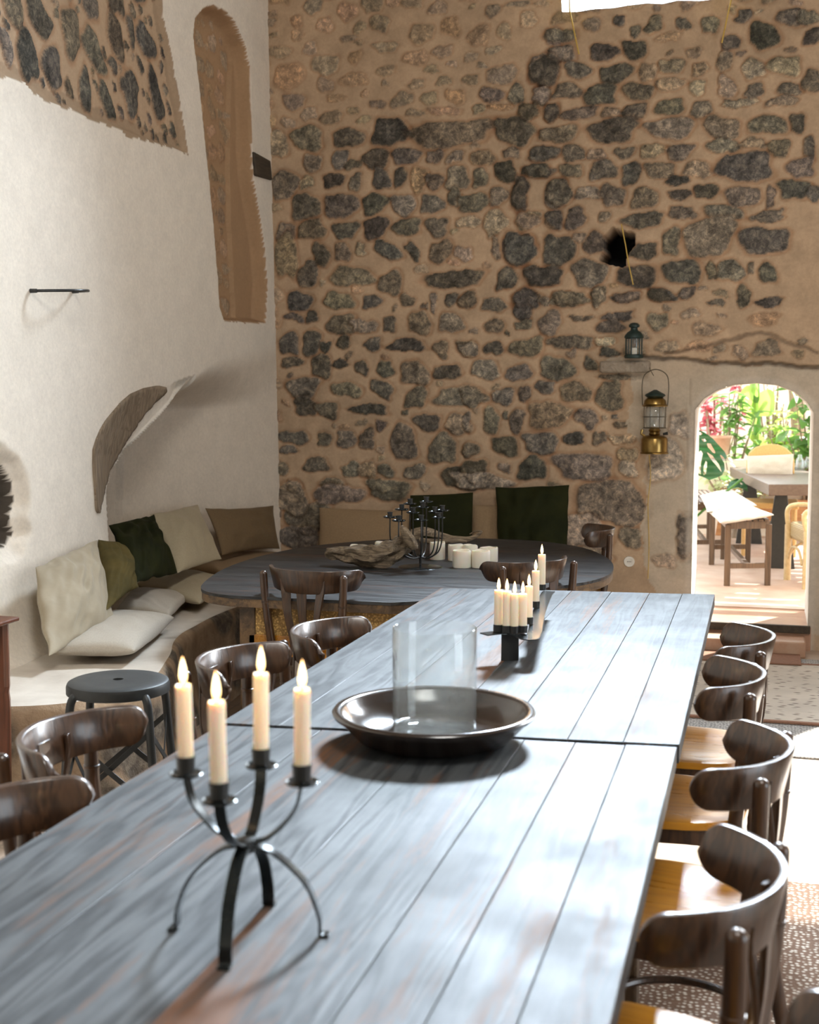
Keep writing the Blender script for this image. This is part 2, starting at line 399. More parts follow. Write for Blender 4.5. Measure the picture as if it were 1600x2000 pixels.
        me.polygons.add(len(q)); me.polygons.foreach_set('loop_start', np.arange(0, q.size, 4, dtype=np.int32)); me.polygons.foreach_set('loop_total', np.full(len(q), 4, np.int32))
        me.update(calc_edges=True); me.validate()
        for nm, arr in (('tint', rgb), ('mask', np.repeat(mk[:, None], 3, 1))):
            a = me.color_attributes.new(nm, 'FLOAT_COLOR', 'POINT')
            a.data.foreach_set('color', np.hstack([arr, np.ones((len(arr), 1))]).astype(np.float32).ravel())
        me.polygons.foreach_set('use_smooth', np.ones(len(me.polygons), bool))
        me.materials.append(mat); o = link(bpy.data.objects.new(name, me))
        if parent: o.parent = parent
        return o
MORTAR = (.48, .345, .228); PLASTER = (.80, .73, .63); EARTH = (.40, .255, .145); PALE = (.52, .44, .34)
YW = 7.7; XL = -3.0; CEIL = 5.2
def wxz(x, y): p = at_y(x, y, YW); return (p.x, p.z)
# ---- stone lists read from the wall: centre x, centre y, width, height, tone, rotation (crop pixels)
SA = """605 20 130 110 0;475 60 120 120 3;860 175 150 115 1;1015 140 110 130 3;1160 185 120 120 3;1290 165 80 110 1;360 130 100 100 2;215 180 80 60 2;480 205 90 50 1;120 270 130 80 1;680 250 140 70 1;165 400 190 160 3;360 340 160 120 1;520 300 80 80 2;835 300 170 90 3;1130 300 90 60 1;915 365 100 50 1;1030 338 70 45 1;1285 390 165 125 0;1500 360 170 150 1;1560 285 100 80 0;1560 195 110 90 1;680 375 130 60 1;840 440 110 55 1;985 425 110 55 1;1125 415 100 70 1;1185 345 70 40 1;640 545 100 60 0;765 520 150 90 0;910 515 110 80 1;1040 500 120 80 2;1225 495 120 85 1;1355 490 90 120 1;1490 495 100 100 1;415 508 110 40 2;280 590 110 80 1;390 610 130 80 0;500 578 80 45 1;560 622 110 35 1;830 597 110 45 1;990 580 200 50 2;1160 570 80 50 2;1270 560 130 30 3;1415 578 110 75 1;1535 585 80 80 1;265 715 170 130 1;110 745 100 130 2;480 715 150 105 0;700 690 190 160 0;1010 695 400 140 1;1340 680 230 150 0 -.4;1540 700 130 80 1;295 850 110 100 1;440 830 90 90 1;510 850 90 60 1;625 830 130 120 0;780 815 140 90 1;935 810 100 60 1;1040 815 80 60 2;1180 820 140 80 2;1325 798 85 55 1;1490 800 160 65 1;150 960 150 140 1;265 950 80 60 2;405 935 110 80 0;520 945 70 80 1;650 935 100 110 0;750 920 70 110 0 -.3;850 930 100 120 3 -.5;930 940 90 100 1;1050 930 130 120 2;1170 925 90 100 1;1300 890 110 110 0;1475 890 160 80 0;255 1080 165 130 1;440 1070 180 130 1;620 1060 150 110 0;765 1065 140 110 1;910 1060 105 110 1;1030 1030 90 100 1;1130 1060 150 100 1;1265 1020 110 110 2;1380 1015 85 180 0;1560 1010 120 150 1;155 1215 100 110 1;290 1200 150 100 1;465 1200 120 95 0;620 1190 125 125 0;790 1180 145 95 1;945 1180 115 105 1;1105 1155 150 55 2;1245 1160 140 110 2 .8;1410 1145 130 80 2 .6;1550 1150 100 100 1;340 1330 90 130 0;450 1315 90 100 1;550 1300 60 70 2;690 1310 150 80 0 -.5;815 1310 120 50 0 -.9;960 1310 120 120 1;1080 1330 90 80 2;1250 1300 50 120 1;1370 1300 160 180 0;160 1330 110 240 2;270 1430 120 130 1;500 1440 210 110 1;700 1475 140 110 1;1020 1455 310 85 0;1310 1455 120 110 1;1490 1435 180 105 0"""
SB = """40 15 160 40 0;160 20 100 30 1;90 100 110 100 1;255 190 160 80 1;265 280 160 75 1;555 105 80 60 0;650 160 60 70 1;740 130 80 90 1;890 125 80 60 1;1030 130 110 80 1;1140 215 90 90 1;1205 80 90 70 1;165 370 160 130 0;345 365 130 100 1;480 270 130 90 0;635 260 130 100 0;540 380 160 120 0;700 370 90 100 2;830 340 130 80 2;975 360 100 80 2;1110 320 90 110 2;1265 360 120 110 2;1425 345 160 105 2;1310 190 170 150 0;1450 90 160 100 1;1570 190 110 90 0;155 495 100 90 1;285 480 140 100 1;460 495 170 115 0;655 475 160 90 1;820 440 150 90 2;970 460 100 80 2;1125 450 100 100 2;1270 470 100 80 1;1450 465 140 70 1;90 580 110 75 1;205 585 80 80 0;355 590 200 60 1;520 590 100 60 2;640 580 130 85 0;820 560 160 80 1;990 575 110 90 1;1190 530 180 45 2;1410 530 160 55 1;240 700 210 95 1;520 680 270 115 0;820 670 240 125 1;1100 670 190 125 1;1330 650 200 105 1;1490 640 80 100 0;160 800 160 75 1;320 800 130 80 1;440 805 80 70 2;580 790 110 60 1;730 790 130 80 2;880 790 130 90 1;1100 760 170 80 1;1260 750 130 60 2;1390 770 130 80 1;1550 770 70 110 0;130 888 160 75 0;300 885 130 75 1;475 890 160 95 1;615 900 100 130 0;775 885 150 85 2;970 885 150 90 2;1220 870 310 145 0;1500 870 150 95 1;40 1010 85 175 0;245 1000 130 140 1;400 1000 140 75 2;520 1020 130 110 1;690 1030 150 105 1;860 940 130 50 0;870 1010 110 60 0;1020 1000 130 85 0;1200 1020 180 100 1;1345 1020 50 100 1;1470 990 170 115 0;75 1150 130 80 2;220 1140 110 100 1;335 1140 100 140 1;480 1130 70 70 1;680 1150 220 85 1;890 1105 140 70 1;1110 1105 210 80 1;1340 1120 190 60 1;45 1300 150 180 0;240 1300 160 170 0;355 1235 70 50 2;425 1270 110 110 1 .5;690 1305 140 95 0;830 1260 90 150 1;1020 1235 260 195 1;1310 1250 260 150 0;170 1440 210 105 0;400 1420 190 135 1;650 1440 230 110 0;890 1410 230 115 0;1040 1410 60 90 1;1140 1410 150 110 1;1250 1400 40 60 1;1340 1420 100 120 0;75 1550 150 100 0;290 1560 190 85 1;445 1540 80 100 1;590 1545 140 55 0;780 1540 140 85 0;910 1520 100 60 1;1070 1580 100 30 1;1210 1545 80 110 1;1340 1575 130 60 0;1540 90 110 90 1;1570 1010 60 90 1;1560 420 90 110 1"""
SCc = """215 110 200 190 0;170 240 170 60 0;320 230 90 90 0;530 110 230 135 1;790 120 160 95 0;1060 110 120 120 1;1200 160 55 55 1;1270 130 45 170 1;1410 110 95 110 1;1530 110 130 140 1;550 295 210 175 1;720 310 220 110 1;925 300 100 140 0;1160 290 180 175 1;1400 290 190 165 2;150 440 145 180 0;320 430 150 200 0;430 460 90 90 0;570 430 100 120 0;800 450 150 105 0;1060 460 290 110 0;1330 490 120 135 1;1530 480 150 125 1;160 590 180 90 1;390 620 175 180 0;540 600 150 60 0;710 640 110 100 0;880 640 130 150 0;1110 670 215 185 1;1370 660 215 125 0;250 790 230 190 1;580 800 235 120 1;860 800 210 110 0 -.4;1130 860 185 165 1;1480 860 380 165 1;270 930 180 150 1;440 970 190 110 1;760 960 290 90 0;1045 980 50 50 0;1220 1060 225 150 0;1460 1080 190 170 2;170 1180 230 120 1;420 1190 105 110 1;580 1190 150 140 1;740 1190 120 170 1;850 1090 90 75 1;1020 1210 220 260 1;1330 1270 235 220 1;1540 1270 120 95 1;130 1280 130 65 1;350 1400 230 115 1;630 1430 150 110 1;880 1430 140 105 1;1120 1440 165 115 1;1470 1490 310 180 0;90 1430 80 130 1;180 1560 120 80 1;480 1540 190 100 1;850 1570 150 75 0;750 1440 110 160 2"""
SD = """55 110 130 140 1;265 140 190 125 1;340 5 140 40 1;510 90 220 140 0;480 200 150 130 0;490 285 150 70 1;660 110 80 80 2;850 95 255 125 1;1070 90 110 150 1 .5;1290 75 210 80 1;1540 70 170 135 0;260 305 180 125 1;700 290 190 180 1 .75;945 250 170 45 1;1230 230 240 75 0;1170 310 230 110 1;1530 270 160 145 1;360 360 45 45 0;60 490 150 115 1;260 480 155 115 0;525 470 275 170 1;870 440 330 115 1;1130 430 170 80 4;1160 510 180 75 0;190 640 240 145 1;455 670 205 145 1;750 640 290 180 1;1010 600 140 105 1 -.5;90 870 190 155 1;330 850 175 140 1;500 840 115 120 1;660 780 160 95 1;895 820 250 150 1;1165 850 225 215 1;1250 710 330 45 1;240 1050 145 205 1;350 1000 45 85 1;440 1050 115 200 1 -.1;680 1000 295 245 2;980 1030 220 130 1 -.6;1210 1010 60 45 1;1260 1070 140 50 1;50 1060 60 160 1;80 1270 155 115 1;350 1240 225 145 1;630 1220 285 160 1;880 1180 180 85 0;1080 1190 105 95 1;1260 1190 195 85 2;1310 1310 150 110 2;560 1410 255 170 0;970 1400 470 215 1;340 1400 95 85 2;110 1440 215 190 1;100 1540 240 80 1;1310 1420 130 140 4"""
SE = """1195 982 130 90 1;1337 1050 32 85 0;600 1010 90 60 1;570 975 60 60 1;585 1050 80 50 1;1140 1040 90 70 2;660 965 100 40 1;760 955 90 40 1;940 940 120 30 2;1160 1090 60 40 2;1232 1050 50 40 2"""
def parse(txt, ox_, oy_, s):
    for t in txt.split(';'):
        q = [float(a) for a in t.split()]
        cx, cy, w, h = ox_+q[0]*s, oy_+q[1]*s, q[2]*s, q[3]*s
        c = wxz(cx, cy); a = wxz(cx+w/2, cy); b = wxz(cx-w/2, cy); d = wxz(cx, cy-h/2); e = wxz(cx, cy+h/2)
        yield c[0], c[1], math.dist(a, b)*1.03, math.dist(d, e)*1.03, (q[5] if len(q) > 5 else 0), int(q[4])
r1 = np.random.default_rng(5)
fb = Field(-3.42, .95, 0, CEIL, .0085, 21)
fb.base(MORTAR)
fb.rgb *= (1+.14*fb.n2+.05*fb.n)[..., None]
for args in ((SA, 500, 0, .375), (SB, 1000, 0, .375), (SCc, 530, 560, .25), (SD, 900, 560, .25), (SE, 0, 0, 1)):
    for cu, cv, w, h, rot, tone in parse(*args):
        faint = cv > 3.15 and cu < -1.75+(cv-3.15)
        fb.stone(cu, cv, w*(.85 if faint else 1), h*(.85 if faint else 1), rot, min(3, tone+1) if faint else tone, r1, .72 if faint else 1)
# areas without stones: smooth render to the right, lime band over and beside the door
smooth_r = [wxz(*q) for q in [(1600, 370), (1588, 395), (1560, 420), (1540, 470), (1535, 520), (1560, 560), (1575, 640), (1590, 700), (1640, 720), (1700, 300)]]
pale = [wxz(*q) for q in [(1185, 700), (1250, 694), (1330, 702), (1450, 712), (1640, 722), (1640, 1240), (1352, 1240), (1350, 1170), (1290, 1165), (1262, 1110), (1255, 1040), (1268, 985), (1258, 930), (1266, 880), (1232, 850), (1226, 800), (1240, 760), (1232, 735), (1190, 722)]]
Ps = inpoly(smooth_r, fb.U, fb.V); Pp = inpoly([(a+0, b) for a, b in pale], fb.U+fb.wu*1.8, fb.V+fb.wv*1.8)
low = fb.V < wxz(800, 1060)[1]
fb.autofill(~(Ps | Pp | low), 5200, .035, .12, r1, (1, 2, 2, 3), 0, .4, (1.1, 2.2), .006, .75)
fb.autofill(low & (fb.U < -.9), 500, .10, .20, r1, (1, 1, 2), 0, .3)
fb.blend(Pp*.92*(1-.35*np.clip(fb.n2*1.5, 0, 1)), PALE); fb.m[Pp] *= .35
for cx, cy, w, h, t in ((1337, 1050, 34, 90, 0), (1300, 1095, 40, 30, 2), (1300, 900, 60, 90, 4), (1330, 830, 40, 50, 4)):
    c = wxz(cx, cy); fb.stone(c[0], c[1], w*.00308, h*.00308, 0, t, r1, .8)
# crack over the door lintel
crack = [wxz(*q) for q in [(1225, 693), (1262, 697), (1300, 701), (1340, 700), (1380, 706), (1440, 709), (1500, 710), (1560, 716), (1640, 719)]]
d, _, _ = nearest(crack, fb.U+fb.wu*.5, fb.V+fb.wv*.7, False); k = 1-sstep(.004, .017, d)
fb.h -= k*.03; fb.blend(k*.75, (.10, .075, .055))
crack2 = [wxz(*q) for q in [(1300, 690), (1340, 684), (1380, 672), (1430, 664), (1475, 652), (1520, 660), (1560, 672), (1600, 690)]]
d, _, _ = nearest(crack2, fb.U+fb.wu, fb.V+fb.wv, False); k = 1-sstep(.003, .014, d)
fb.h -= k*.02; fb.blend(k*.55, (.14, .10, .07))
crack3 = [wxz(*q) for q in [(1347, 740), (1348, 800), (1342, 850), (1344, 930), (1349, 1000), (1350, 1060)]]
d, _, _ = nearest(crack3, fb.U+fb.wu*.3, fb.V, False); k = 1-sstep(.002, .008, d)
fb.h -= k*.006; fb.blend(k*.4, (.28, .22, .16))
# the black put-log hole
hp = [wxz(*q) for q in [(1180, 462), (1196, 446), (1215, 452), (1240, 455), (1238, 480), (1226, 498), (1220, 522), (1196, 518), (1168, 508), (1180, 488), (1175, 474)]]
ih = inpoly(hp, fb.U+fb.wu*.5, fb.V+fb.wv*.5); fb.h[ih] = -.38; fb.rgb[ih] = (.02, .022, .025)
# door and window outlines
arch = [(1375, 779), (1400, 763), (1432, 752), (1475, 748), (1518, 752), (1552, 765), (1576, 785)]
DOOR = [wxz(1358, 1262), wxz(1358, 800)]+[wxz(*q) for q in arch]+[wxz(1590, 806), wxz(1590, 1262)]
DOOR[0] = (DOOR[1][0], -.02); DOOR[-1] = (DOOR[-2][0], -.02)
dd, _, _ = nearest(DOOR, fb.U, fb.V); k = (1-sstep(.02, .05, dd)); fb.blend(k*.6, (.60, .53, .44)); fb.m *= 1-k
def ragged(P, amp, n, r):
    out = []
    for i in range(len(P)):
        a, b = P[i], P[(i+1) % len(P)]
        for t in range(n): q = t/n; out.append((a[0]*(1-q)+b[0]*q+r.uniform(-amp, amp), a[1]*(1-q)+b[1]*q+r.uniform(-amp, amp)))
    return out
WIN = ragged([(-1.19, 3.718), (-.22, 3.722), (-.24, 4.95), (-1.17, 4.95)], .012, 10, r1)
T_WALL = .55
ev, ef, ec = [], [], []
def tunnel(P, col, y0=YW, y1=YW+T_WALL, flare=0):
    n0 = len(ev); n = len(P); cx = sum(p[0] for p in P)/n; cz = sum(p[1] for p in P)/n
    for y, f in ((y0-.004, 1), (y1, 1+flare)):
        for p in P: ev.append((cx+(p[0]-cx)*f, y, cz+(p[1]-cz)*f)); ec.append(col)
    for i in range(n):
        j = (i+1) % n; ef.append((n0+i, n0+j, n0+n+j, n0+n+i))
tunnel(DOOR, (.58, .52, .44)); tunnel(WIN, (.62, .57, .5))
def quad(a, b, c, d, col=MORTAR):
    n0 = len(ev); ev.extend([a, b, c, d]); ec.extend([col]*4); ef.append((n0, n0+1, n0+2, n0+3))
W2 = (1.32, 3.3, 1.55, 4.45)
X0, X1 = .95, 5.0
for a, b, c, d in ((X0, W2[0], 0, CEIL), (W2[1], X1, 0, CEIL), (W2[0], W2[1], 0, W2[2]), (W2[0], W2[1], W2[3], CEIL)):
    quad((a, YW, c), (b, YW, c), (b, YW, d), (a, YW, d))
tunnel([(W2[0], W2[2]), (W2[1], W2[2]), (W2[1], W2[3]), (W2[0], W2[3])], (.6, .55, .48))
# outer face of the same wall (garden side)
Yo = YW+T_WALL; dx0, dx1 = DOOR[0][0], DOOR[-1][0]; dz = 1.56
for a, b, c, d in ((-3.6, dx0, 0, dz), (dx1, 5, 0, dz), (-3.6, 5, dz, 1.6), (-3.6, -1.19, 1.6, CEIL+.2), (-1.19, -.22, 1.6, 3.72), (-1.19, -.22, 4.95, CEIL+.2), (-.22, W2[0], 1.6, CEIL+.2), (W2[0], W2[1], W2[3], CEIL+.2), (W2[1], 5, 1.6, CEIL+.2)):
    quad((a, Yo, c), (b, Yo, c), (b, Yo, d), (a, Yo, d), (.66, .58, .47))
wb = fb.mesh('wall_back', M['wall'], lambda U, V, h: (U, YW-h, V), [DOOR, WIN], extra=(ev, ef, ec))
tag(wb, kind='structure')
# ---- left wall
def lx(z): return -2.972-.015*z
def lyz(x, y, X=-3.0):
    p = at_x(x, y, X); return (p.y, p.z)
fl = Field(3.0, YW+.03, 0, CEIL, .0100, 77)
fl.base(PLASTER); fl.rgb *= (1+.05*fl.n2+.02*fl.n)[..., None]
rec = np.zeros(fl.U.shape)
rub = [lyz(*q) for q in [(372, 305), (340, 289), (300, 280), (262, 262), (215, 242), (180, 235), (150, 215), (110, 208), (70, 180), (40, 158), (0, 150), (-40, 140)]]
rub = rub+[(3.0, 2.75), (3.0, CEIL+.1), (5.8, CEIL+.1)]+[lyz(*q) for q in [(322, -40), (326, 20), (332, 60), (345, 120), (352, 170), (362, 220)]]
Pr = inpoly(rub, fl.U+fl.wu*1.2, fl.V+fl.wv*1.2)
fl.blend(Pr*1.0, MORTAR)
dr, _, _ = nearest(rub, fl.U, fl.V)
r2 = np.random.default_rng(9)
fl.autofill(Pr & (dr > .05), 9000, .05, .19, r2, (0, 0, 0, 1, 1), -1.0, .35, (1.2, 2.0), .004)
fl.autofill(Pr & (dr > .02), 3000, .03, .06, r2, (0, 1, 2), -1.0, .5, (1.1, 1.8), .003)
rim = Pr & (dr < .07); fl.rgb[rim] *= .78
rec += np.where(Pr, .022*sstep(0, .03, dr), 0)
slot = [lyz(*q) for q in [(392, 120), (386, 70), (390, 35), (404, 16), (425, 10), (448, 20), (468, 42), (487, 85), (496, 130), (497, 200), (497, 300), (500, 350), (510, 410), (519, 480), (525, 560), (519, 632), (480, 630), (438, 627), (430, 600), (427, 540), (420, 440), (410, 320), (401, 220)]]
Pl = inpoly(slot, fl.U+fl.wu*.35, fl.V+fl.wv*.35); ds, _, _ = nearest(slot, fl.U+fl.wu*.35, fl.V+fl.wv*.35)
fl.blend(Pl*1.0, EARTH)
# right-hand reveal of the slot widens downwards
inner = [lyz(*q) for q in [(380, 0), (480, 0), (488, 100), (482, 200), (478, 340), (480, 440), (484, 560), (486, 640), (420, 640)]]
inr = inpoly(inner, fl.U, fl.V) & Pl & (ds > .04)
fl.autofill(inr, 3000, .04, .11, r2, (2, 2, 3), -.4, .8, (1.1, 1.8), .004, .55)
rec += np.where(Pl, .11*sstep(0, .035, ds)*np.where(inpoly(inner, fl.U, fl.V), 1, .8), 0)
# plastered niche behind the bench: depth runs out towards the corner
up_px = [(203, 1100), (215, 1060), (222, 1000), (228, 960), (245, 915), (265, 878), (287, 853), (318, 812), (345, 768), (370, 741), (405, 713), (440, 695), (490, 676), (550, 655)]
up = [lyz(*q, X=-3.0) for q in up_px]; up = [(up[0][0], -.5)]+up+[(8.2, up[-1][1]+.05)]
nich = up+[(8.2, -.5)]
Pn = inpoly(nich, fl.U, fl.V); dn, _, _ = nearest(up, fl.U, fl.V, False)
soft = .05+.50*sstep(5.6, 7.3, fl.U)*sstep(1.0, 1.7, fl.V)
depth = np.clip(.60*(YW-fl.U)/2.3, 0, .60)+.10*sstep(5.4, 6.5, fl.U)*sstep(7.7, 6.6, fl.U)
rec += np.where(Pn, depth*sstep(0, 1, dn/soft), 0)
fl.blend(np.where(Pn, .5*sstep(0, .15, dn), 0), (.58, .48, .37))  # tan plaster tone, with shade and warm bounce put into the colour
# shallow splay in front of it, carrying the old timber
s1_px = [(330, 752), (304, 753), (252, 769), (217, 804), (192, 839), (177, 877), (177, 930), (180, 996), (190, 1040), (203, 1085)]
s1 = [lyz(*q) for q in s1_px]; spl = s1+[(s1[-1][0], -.2), (6.3, -.2)]+[lyz(380, 735), lyz(350, 745)]
Pz = inpoly(spl, fl.U, fl.V); dz1, _, _ = nearest(s1+[(s1[-1][0], -.2)], fl.U, fl.V, False)
rec += np.where(Pz, np.clip(dz1*.28, 0, .10), 0)*np.where(Pn, np.clip(1-(fl.U-5.4)/1.5, 0, 1), 1)
# broken-out niche at the left edge
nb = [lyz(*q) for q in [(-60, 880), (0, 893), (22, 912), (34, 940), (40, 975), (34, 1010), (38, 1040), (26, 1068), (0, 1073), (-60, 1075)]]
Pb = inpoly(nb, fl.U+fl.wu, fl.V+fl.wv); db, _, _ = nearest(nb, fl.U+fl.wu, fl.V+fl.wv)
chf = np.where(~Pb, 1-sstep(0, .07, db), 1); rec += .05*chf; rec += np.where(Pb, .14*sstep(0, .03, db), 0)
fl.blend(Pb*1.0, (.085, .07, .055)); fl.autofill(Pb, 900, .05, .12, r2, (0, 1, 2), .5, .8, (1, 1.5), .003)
# cove where plaster meets the bench
z0 = .42; cove = .17*np.exp(-np.clip(fl.V-z0, 0, 9)/.13)*(1-sstep(4.9, 5.5, fl.U))
fl.h *= .6
def lpos(U, V, h): return (lx(V)-rec+cove+h, U, V)
ev, ef, ec = [], [], []
for a, b in ((-4.0, 3.0),):
    quad((-3.0, a, 0), (-3.0, b, 0), (-3.05, b, CEIL), (-3.05, a, CEIL), PLASTER)
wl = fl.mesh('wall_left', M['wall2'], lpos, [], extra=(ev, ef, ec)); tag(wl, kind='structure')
def lwall(Y, z):
    i = int(np.clip((Y-3.0)/.01, 0, len(fl.u)-1)); j = int(np.clip(z/.01, 0, len(fl.v)-1))
    return lx(z)-rec[i, j]+cove[i, j]+fl.h[i, j]
# timber let into the wall edge: a slab that follows the splay
tim_px = [(325, 765), (318, 756), (304, 753), (278, 758), (252, 769), (232, 786), (217, 804), (202, 822), (192, 839), (183, 858), (177, 877), (176, 905), (177, 930), (179, 965), (180, 996), (186, 1003), (192, 998), (203, 978), (213, 961), (218, 950), (227, 940), (236, 924), (245, 909), (258, 878), (273, 846), (285, 822), (297, 800), (312, 780)]
def sheet(name, P, step, fn, thick, mat, r=None, smooth=True):
    P = [Vector((p[0], p[1], 0)) for p in P]; n = len(P); bm = bmesh.new()
    xs = [p.x for p in P]; ys = [p.y for p in P]
    X, Y = np.meshgrid(np.arange(min(xs)-step, max(xs)+2*step, step), np.arange(min(ys)-step, max(ys)+2*step, step), indexing='ij')
    T = [(p.x, p.y) for p in P]; d, bx, by = nearest(T, X, Y); k = d < step*.7
    X2 = np.where(k, bx, X); Y2 = np.where(k, by, Y)
    ins = inpoly(T, (X[1:, 1:]+X[:-1, :-1])/2, (Y[1:, 1:]+Y[:-1, :-1])/2)
    vs = {}
    def gv(i, j):
        if (i, j) not in vs: vs[(i, j)] = bm.verts.new(fn(float(X2[i, j]), float(Y2[i, j])))
        return vs[(i, j)]
    for i, j in np.argwhere(ins):
        try: bm.faces.new((gv(i, j), gv(i+1, j), gv(i+1, j+1), gv(i, j+1)))
        except ValueError: pass
    if thick:
        r_ = bmesh.ops.extrude_face_region(bm, geom=list(bm.faces))
        for v in [q for q in r_['geom'] if isinstance(q, bmesh.types.BMVert)]: v.co += Vector(thick)
    bmesh.ops.recalc_face_normals(bm, faces=bm.faces)
    me = bpy.data.meshes.new(name); bm.to_mesh(me); bm.free()
    if smooth:
        me.polygons.foreach_set('use_smooth', np.ones(len(me.polygons), bool))
    me.materials.append(mat); return link(bpy.data.objects.new(name, me))
tp = sheet('timber_beam', [lyz(*q) for q in tim_px], .016, lambda Y, z: (lwall(Y, z)+.012+.006*mnoise.noise(Vector((0, Y*22, z*5)))+.004*mnoise.noise(Vector((3, Y*60, z*8))), Y, z), (-.05, 0, 0), M['timber'])
tag(tp, 'weathered grey curved timber let into the plaster beside the cushion niche', 'beam')
b = MB(); c0 = Vector((0, 0, 0))
lt = [lyz(*q) for q in [(497, 296), (529, 314), (532, 352), (500, 343)]]
b.add([(-3.07, y, z) for y, z in lt]+[(-2.955-.015*z, y, z) for y, z in lt], [(3, 2, 1, 0), (4, 5, 6, 7)]+[(i, (i+1) % 4, 4+(i+1) % 4, 4+i) for i in range(4)])
tag(b.build('lintel_beam', M['beam'], bevel=.008), 'short dark wooden beam end between the brown slot and the stone wall corner', 'beam')
# ---- remaining shell
mp, nt, bs = nodes('shell_plaster'); bs.inputs['Base Color'].default_value = (.3, .26, .21, 1); bs.inputs['Roughness'].default_value = .9
nt.links.new(ramp(nt, noise(nt, coords(nt), 3, 5), [(.3, (.26, .22, .17)), (.7, (.36, .31, .25))]), bs.inputs['Base Color'])
def slab(name, boxes, mat=mp):
    b = MB()
    for c, d in boxes: b.box(c, d)
    return tag(b.build(name, mat, smooth=False), kind='structure')
slab('wall_right', [((5.15, -.0-1.85, 2.6), (.3, 4.7, 5.2)), ((5.15, 5.4, 2.6), (.3, 4.6, 5.2)), ((5.15, 1.8, 4.4), (.3, 2.6, 1.6))])
slab('sun_block_eave', [((.3, 9.05, 5.32), (4.6, 1.7, .12))], M['beam'])  # unseen eave added to keep direct sun out of the high window
slab('wall_front', [((1, -4.15, 2.6), (8.4, .3, 5.2))])
slab('ceiling', [((-1.8, 1.95, CEIL+.1), (3.0, 12.6, .2)), ((3.25, 1.95, CEIL+.1), (3.9, 12.6, .2)), ((.5, -2.125, CEIL+.1), (1.6, 4.45, .2)), ((.5, 4.975, CEIL+.1), (1.6, 6.55, .2))])
fm, nt, bs = nodes('worn_floor')
v = coords(nt); br = nt.nodes.new('ShaderNodeTexBrick'); br.offset = 0
br.inputs['Scale'].default_value = 1; br.inputs['Brick Width'].default_value = .4; br.inputs['Row Height'].default_value = .4; br.inputs['Mortar Size'].default_value = .006
br.inputs['Color1'].default_value = (.52, .40, .30, 1); br.inputs['Color2'].default_value = (.45, .34, .25, 1); br.inputs['Mortar'].default_value = (.3, .24, .18, 1)
nt.links.new(v, br.inputs['Vector'])
nt.links.new(mix(nt, .35, br.outputs[0], ramp(nt, noise(nt, v, 4, 6), [(.3, (.40, .31, .24)), (.7, (.62, .54, .45))])), bs.inputs['Base Color']); bs.inputs['Roughness'].default_value = .45
bump(nt, bs, noise(nt, v, 14, 5), .2, .004)
slab('floor', [((.95, 1.95, -.1), (8.5, 12.4, .2))], fm)
tm, nt, bs = nodes('terracotta'); v = coords(nt)
nt.links.new(ramp(nt, noise(nt, v, 5, 6), [(.25, (.34, .17, .10)), (.5, (.47, .27, .17)), (.8, (.58, .42, .30))]), bs.inputs['Base Color']); bs.inputs['Roughness'].default_value = .42
bump(nt, bs, noise(nt, v, 12, 5), .25, .005)
M['terra'] = tm
ds_ = MB(); ds_.box((-.045, 8.0, .06), (.70, .64, .165)); st = ds_.build('trim_1', tm, bevel=.01); tag(st, kind='structure')
ds2 = MB(); ds2.box((-.06, 7.57, .045), (.66, .24, .09)); tag(ds2.build('trim_2', M['terra'], bevel=.008), kind='structure')
fr = MB(); fr.box((-.05, 7.675, .125), (.70, .03, .045)); tag(fr.build('trim_3', M['beam'], bevel=.004), kind='structure')
# ---- masonry bench
BZ = .42
bfront = spline([(-3.35, 3.80, 0), (-2.7, 3.79, 0), (-2.46, 3.80, 0), (-2.30, 3.88, 0), (-2.21, 4.08, 0), (-2.20, 4.33, 0), (-2.33, 4.75, 0), (-2.48, 5.15, 0), (-2.53, 5.8, 0), (-2.46, 6.5, 0), (-2.25, 6.95, 0), (-1.9, 7.10, 0), (-1.3, 7.13, 0), (-1.05, 7.16, 0), (-.98, 7.3, 0), (-.97, 7.66, 0)], 90)
bpoly = [(p.x, p.y) for p in bfront]+[(-3.6, 7.66), (-3.6, 3.80)]
bench_top = sheet('masonry_bench', bpoly, .05, lambda x, y: (x, y, BZ+.010*mnoise.noise(Vector((x*4, y*4, 0)))), None, M['bench_top'])
bv = MB(); n = len(bfront); lv = [(0, BZ, .0), (.022, BZ-.014, .3), (.034, BZ-.045, 1), (.036, .30, 1), (.045, .18, 1), (.06, .08, 1), (.065, -.01, 1)]
vs = []
for i, p in enumerate(bfront):
    t = (bfront[min(i+1, n-1)]-bfront[max(i-1, 0)]).normalized(); o = Vector((t.y, -t.x, 0))
    for off, z, k in lv:
        q = p+o*off; q.z = z; q += o*k*(.035*mnoise.noise(q*5.0)+.012*mnoise.noise(q*16)); vs.append(q if k else Vector((p.x, p.y, BZ+.010*mnoise.noise(Vector((p.x*4, p.y*4, 0))))))
L = len(lv); bv.add(vs, [(i*L+k, (i+1)*L+k, (i+1)*L+k+1, i*L+k+1) for i in range(n-1) for k in range(L-1)])
bs_ = bv.build('stone_front', M['rubble'], bench_top, sub=1, angle=80)
tag(bench_top, 'built-in masonry bench with pale plaster top and rubble front along both walls', 'bench')
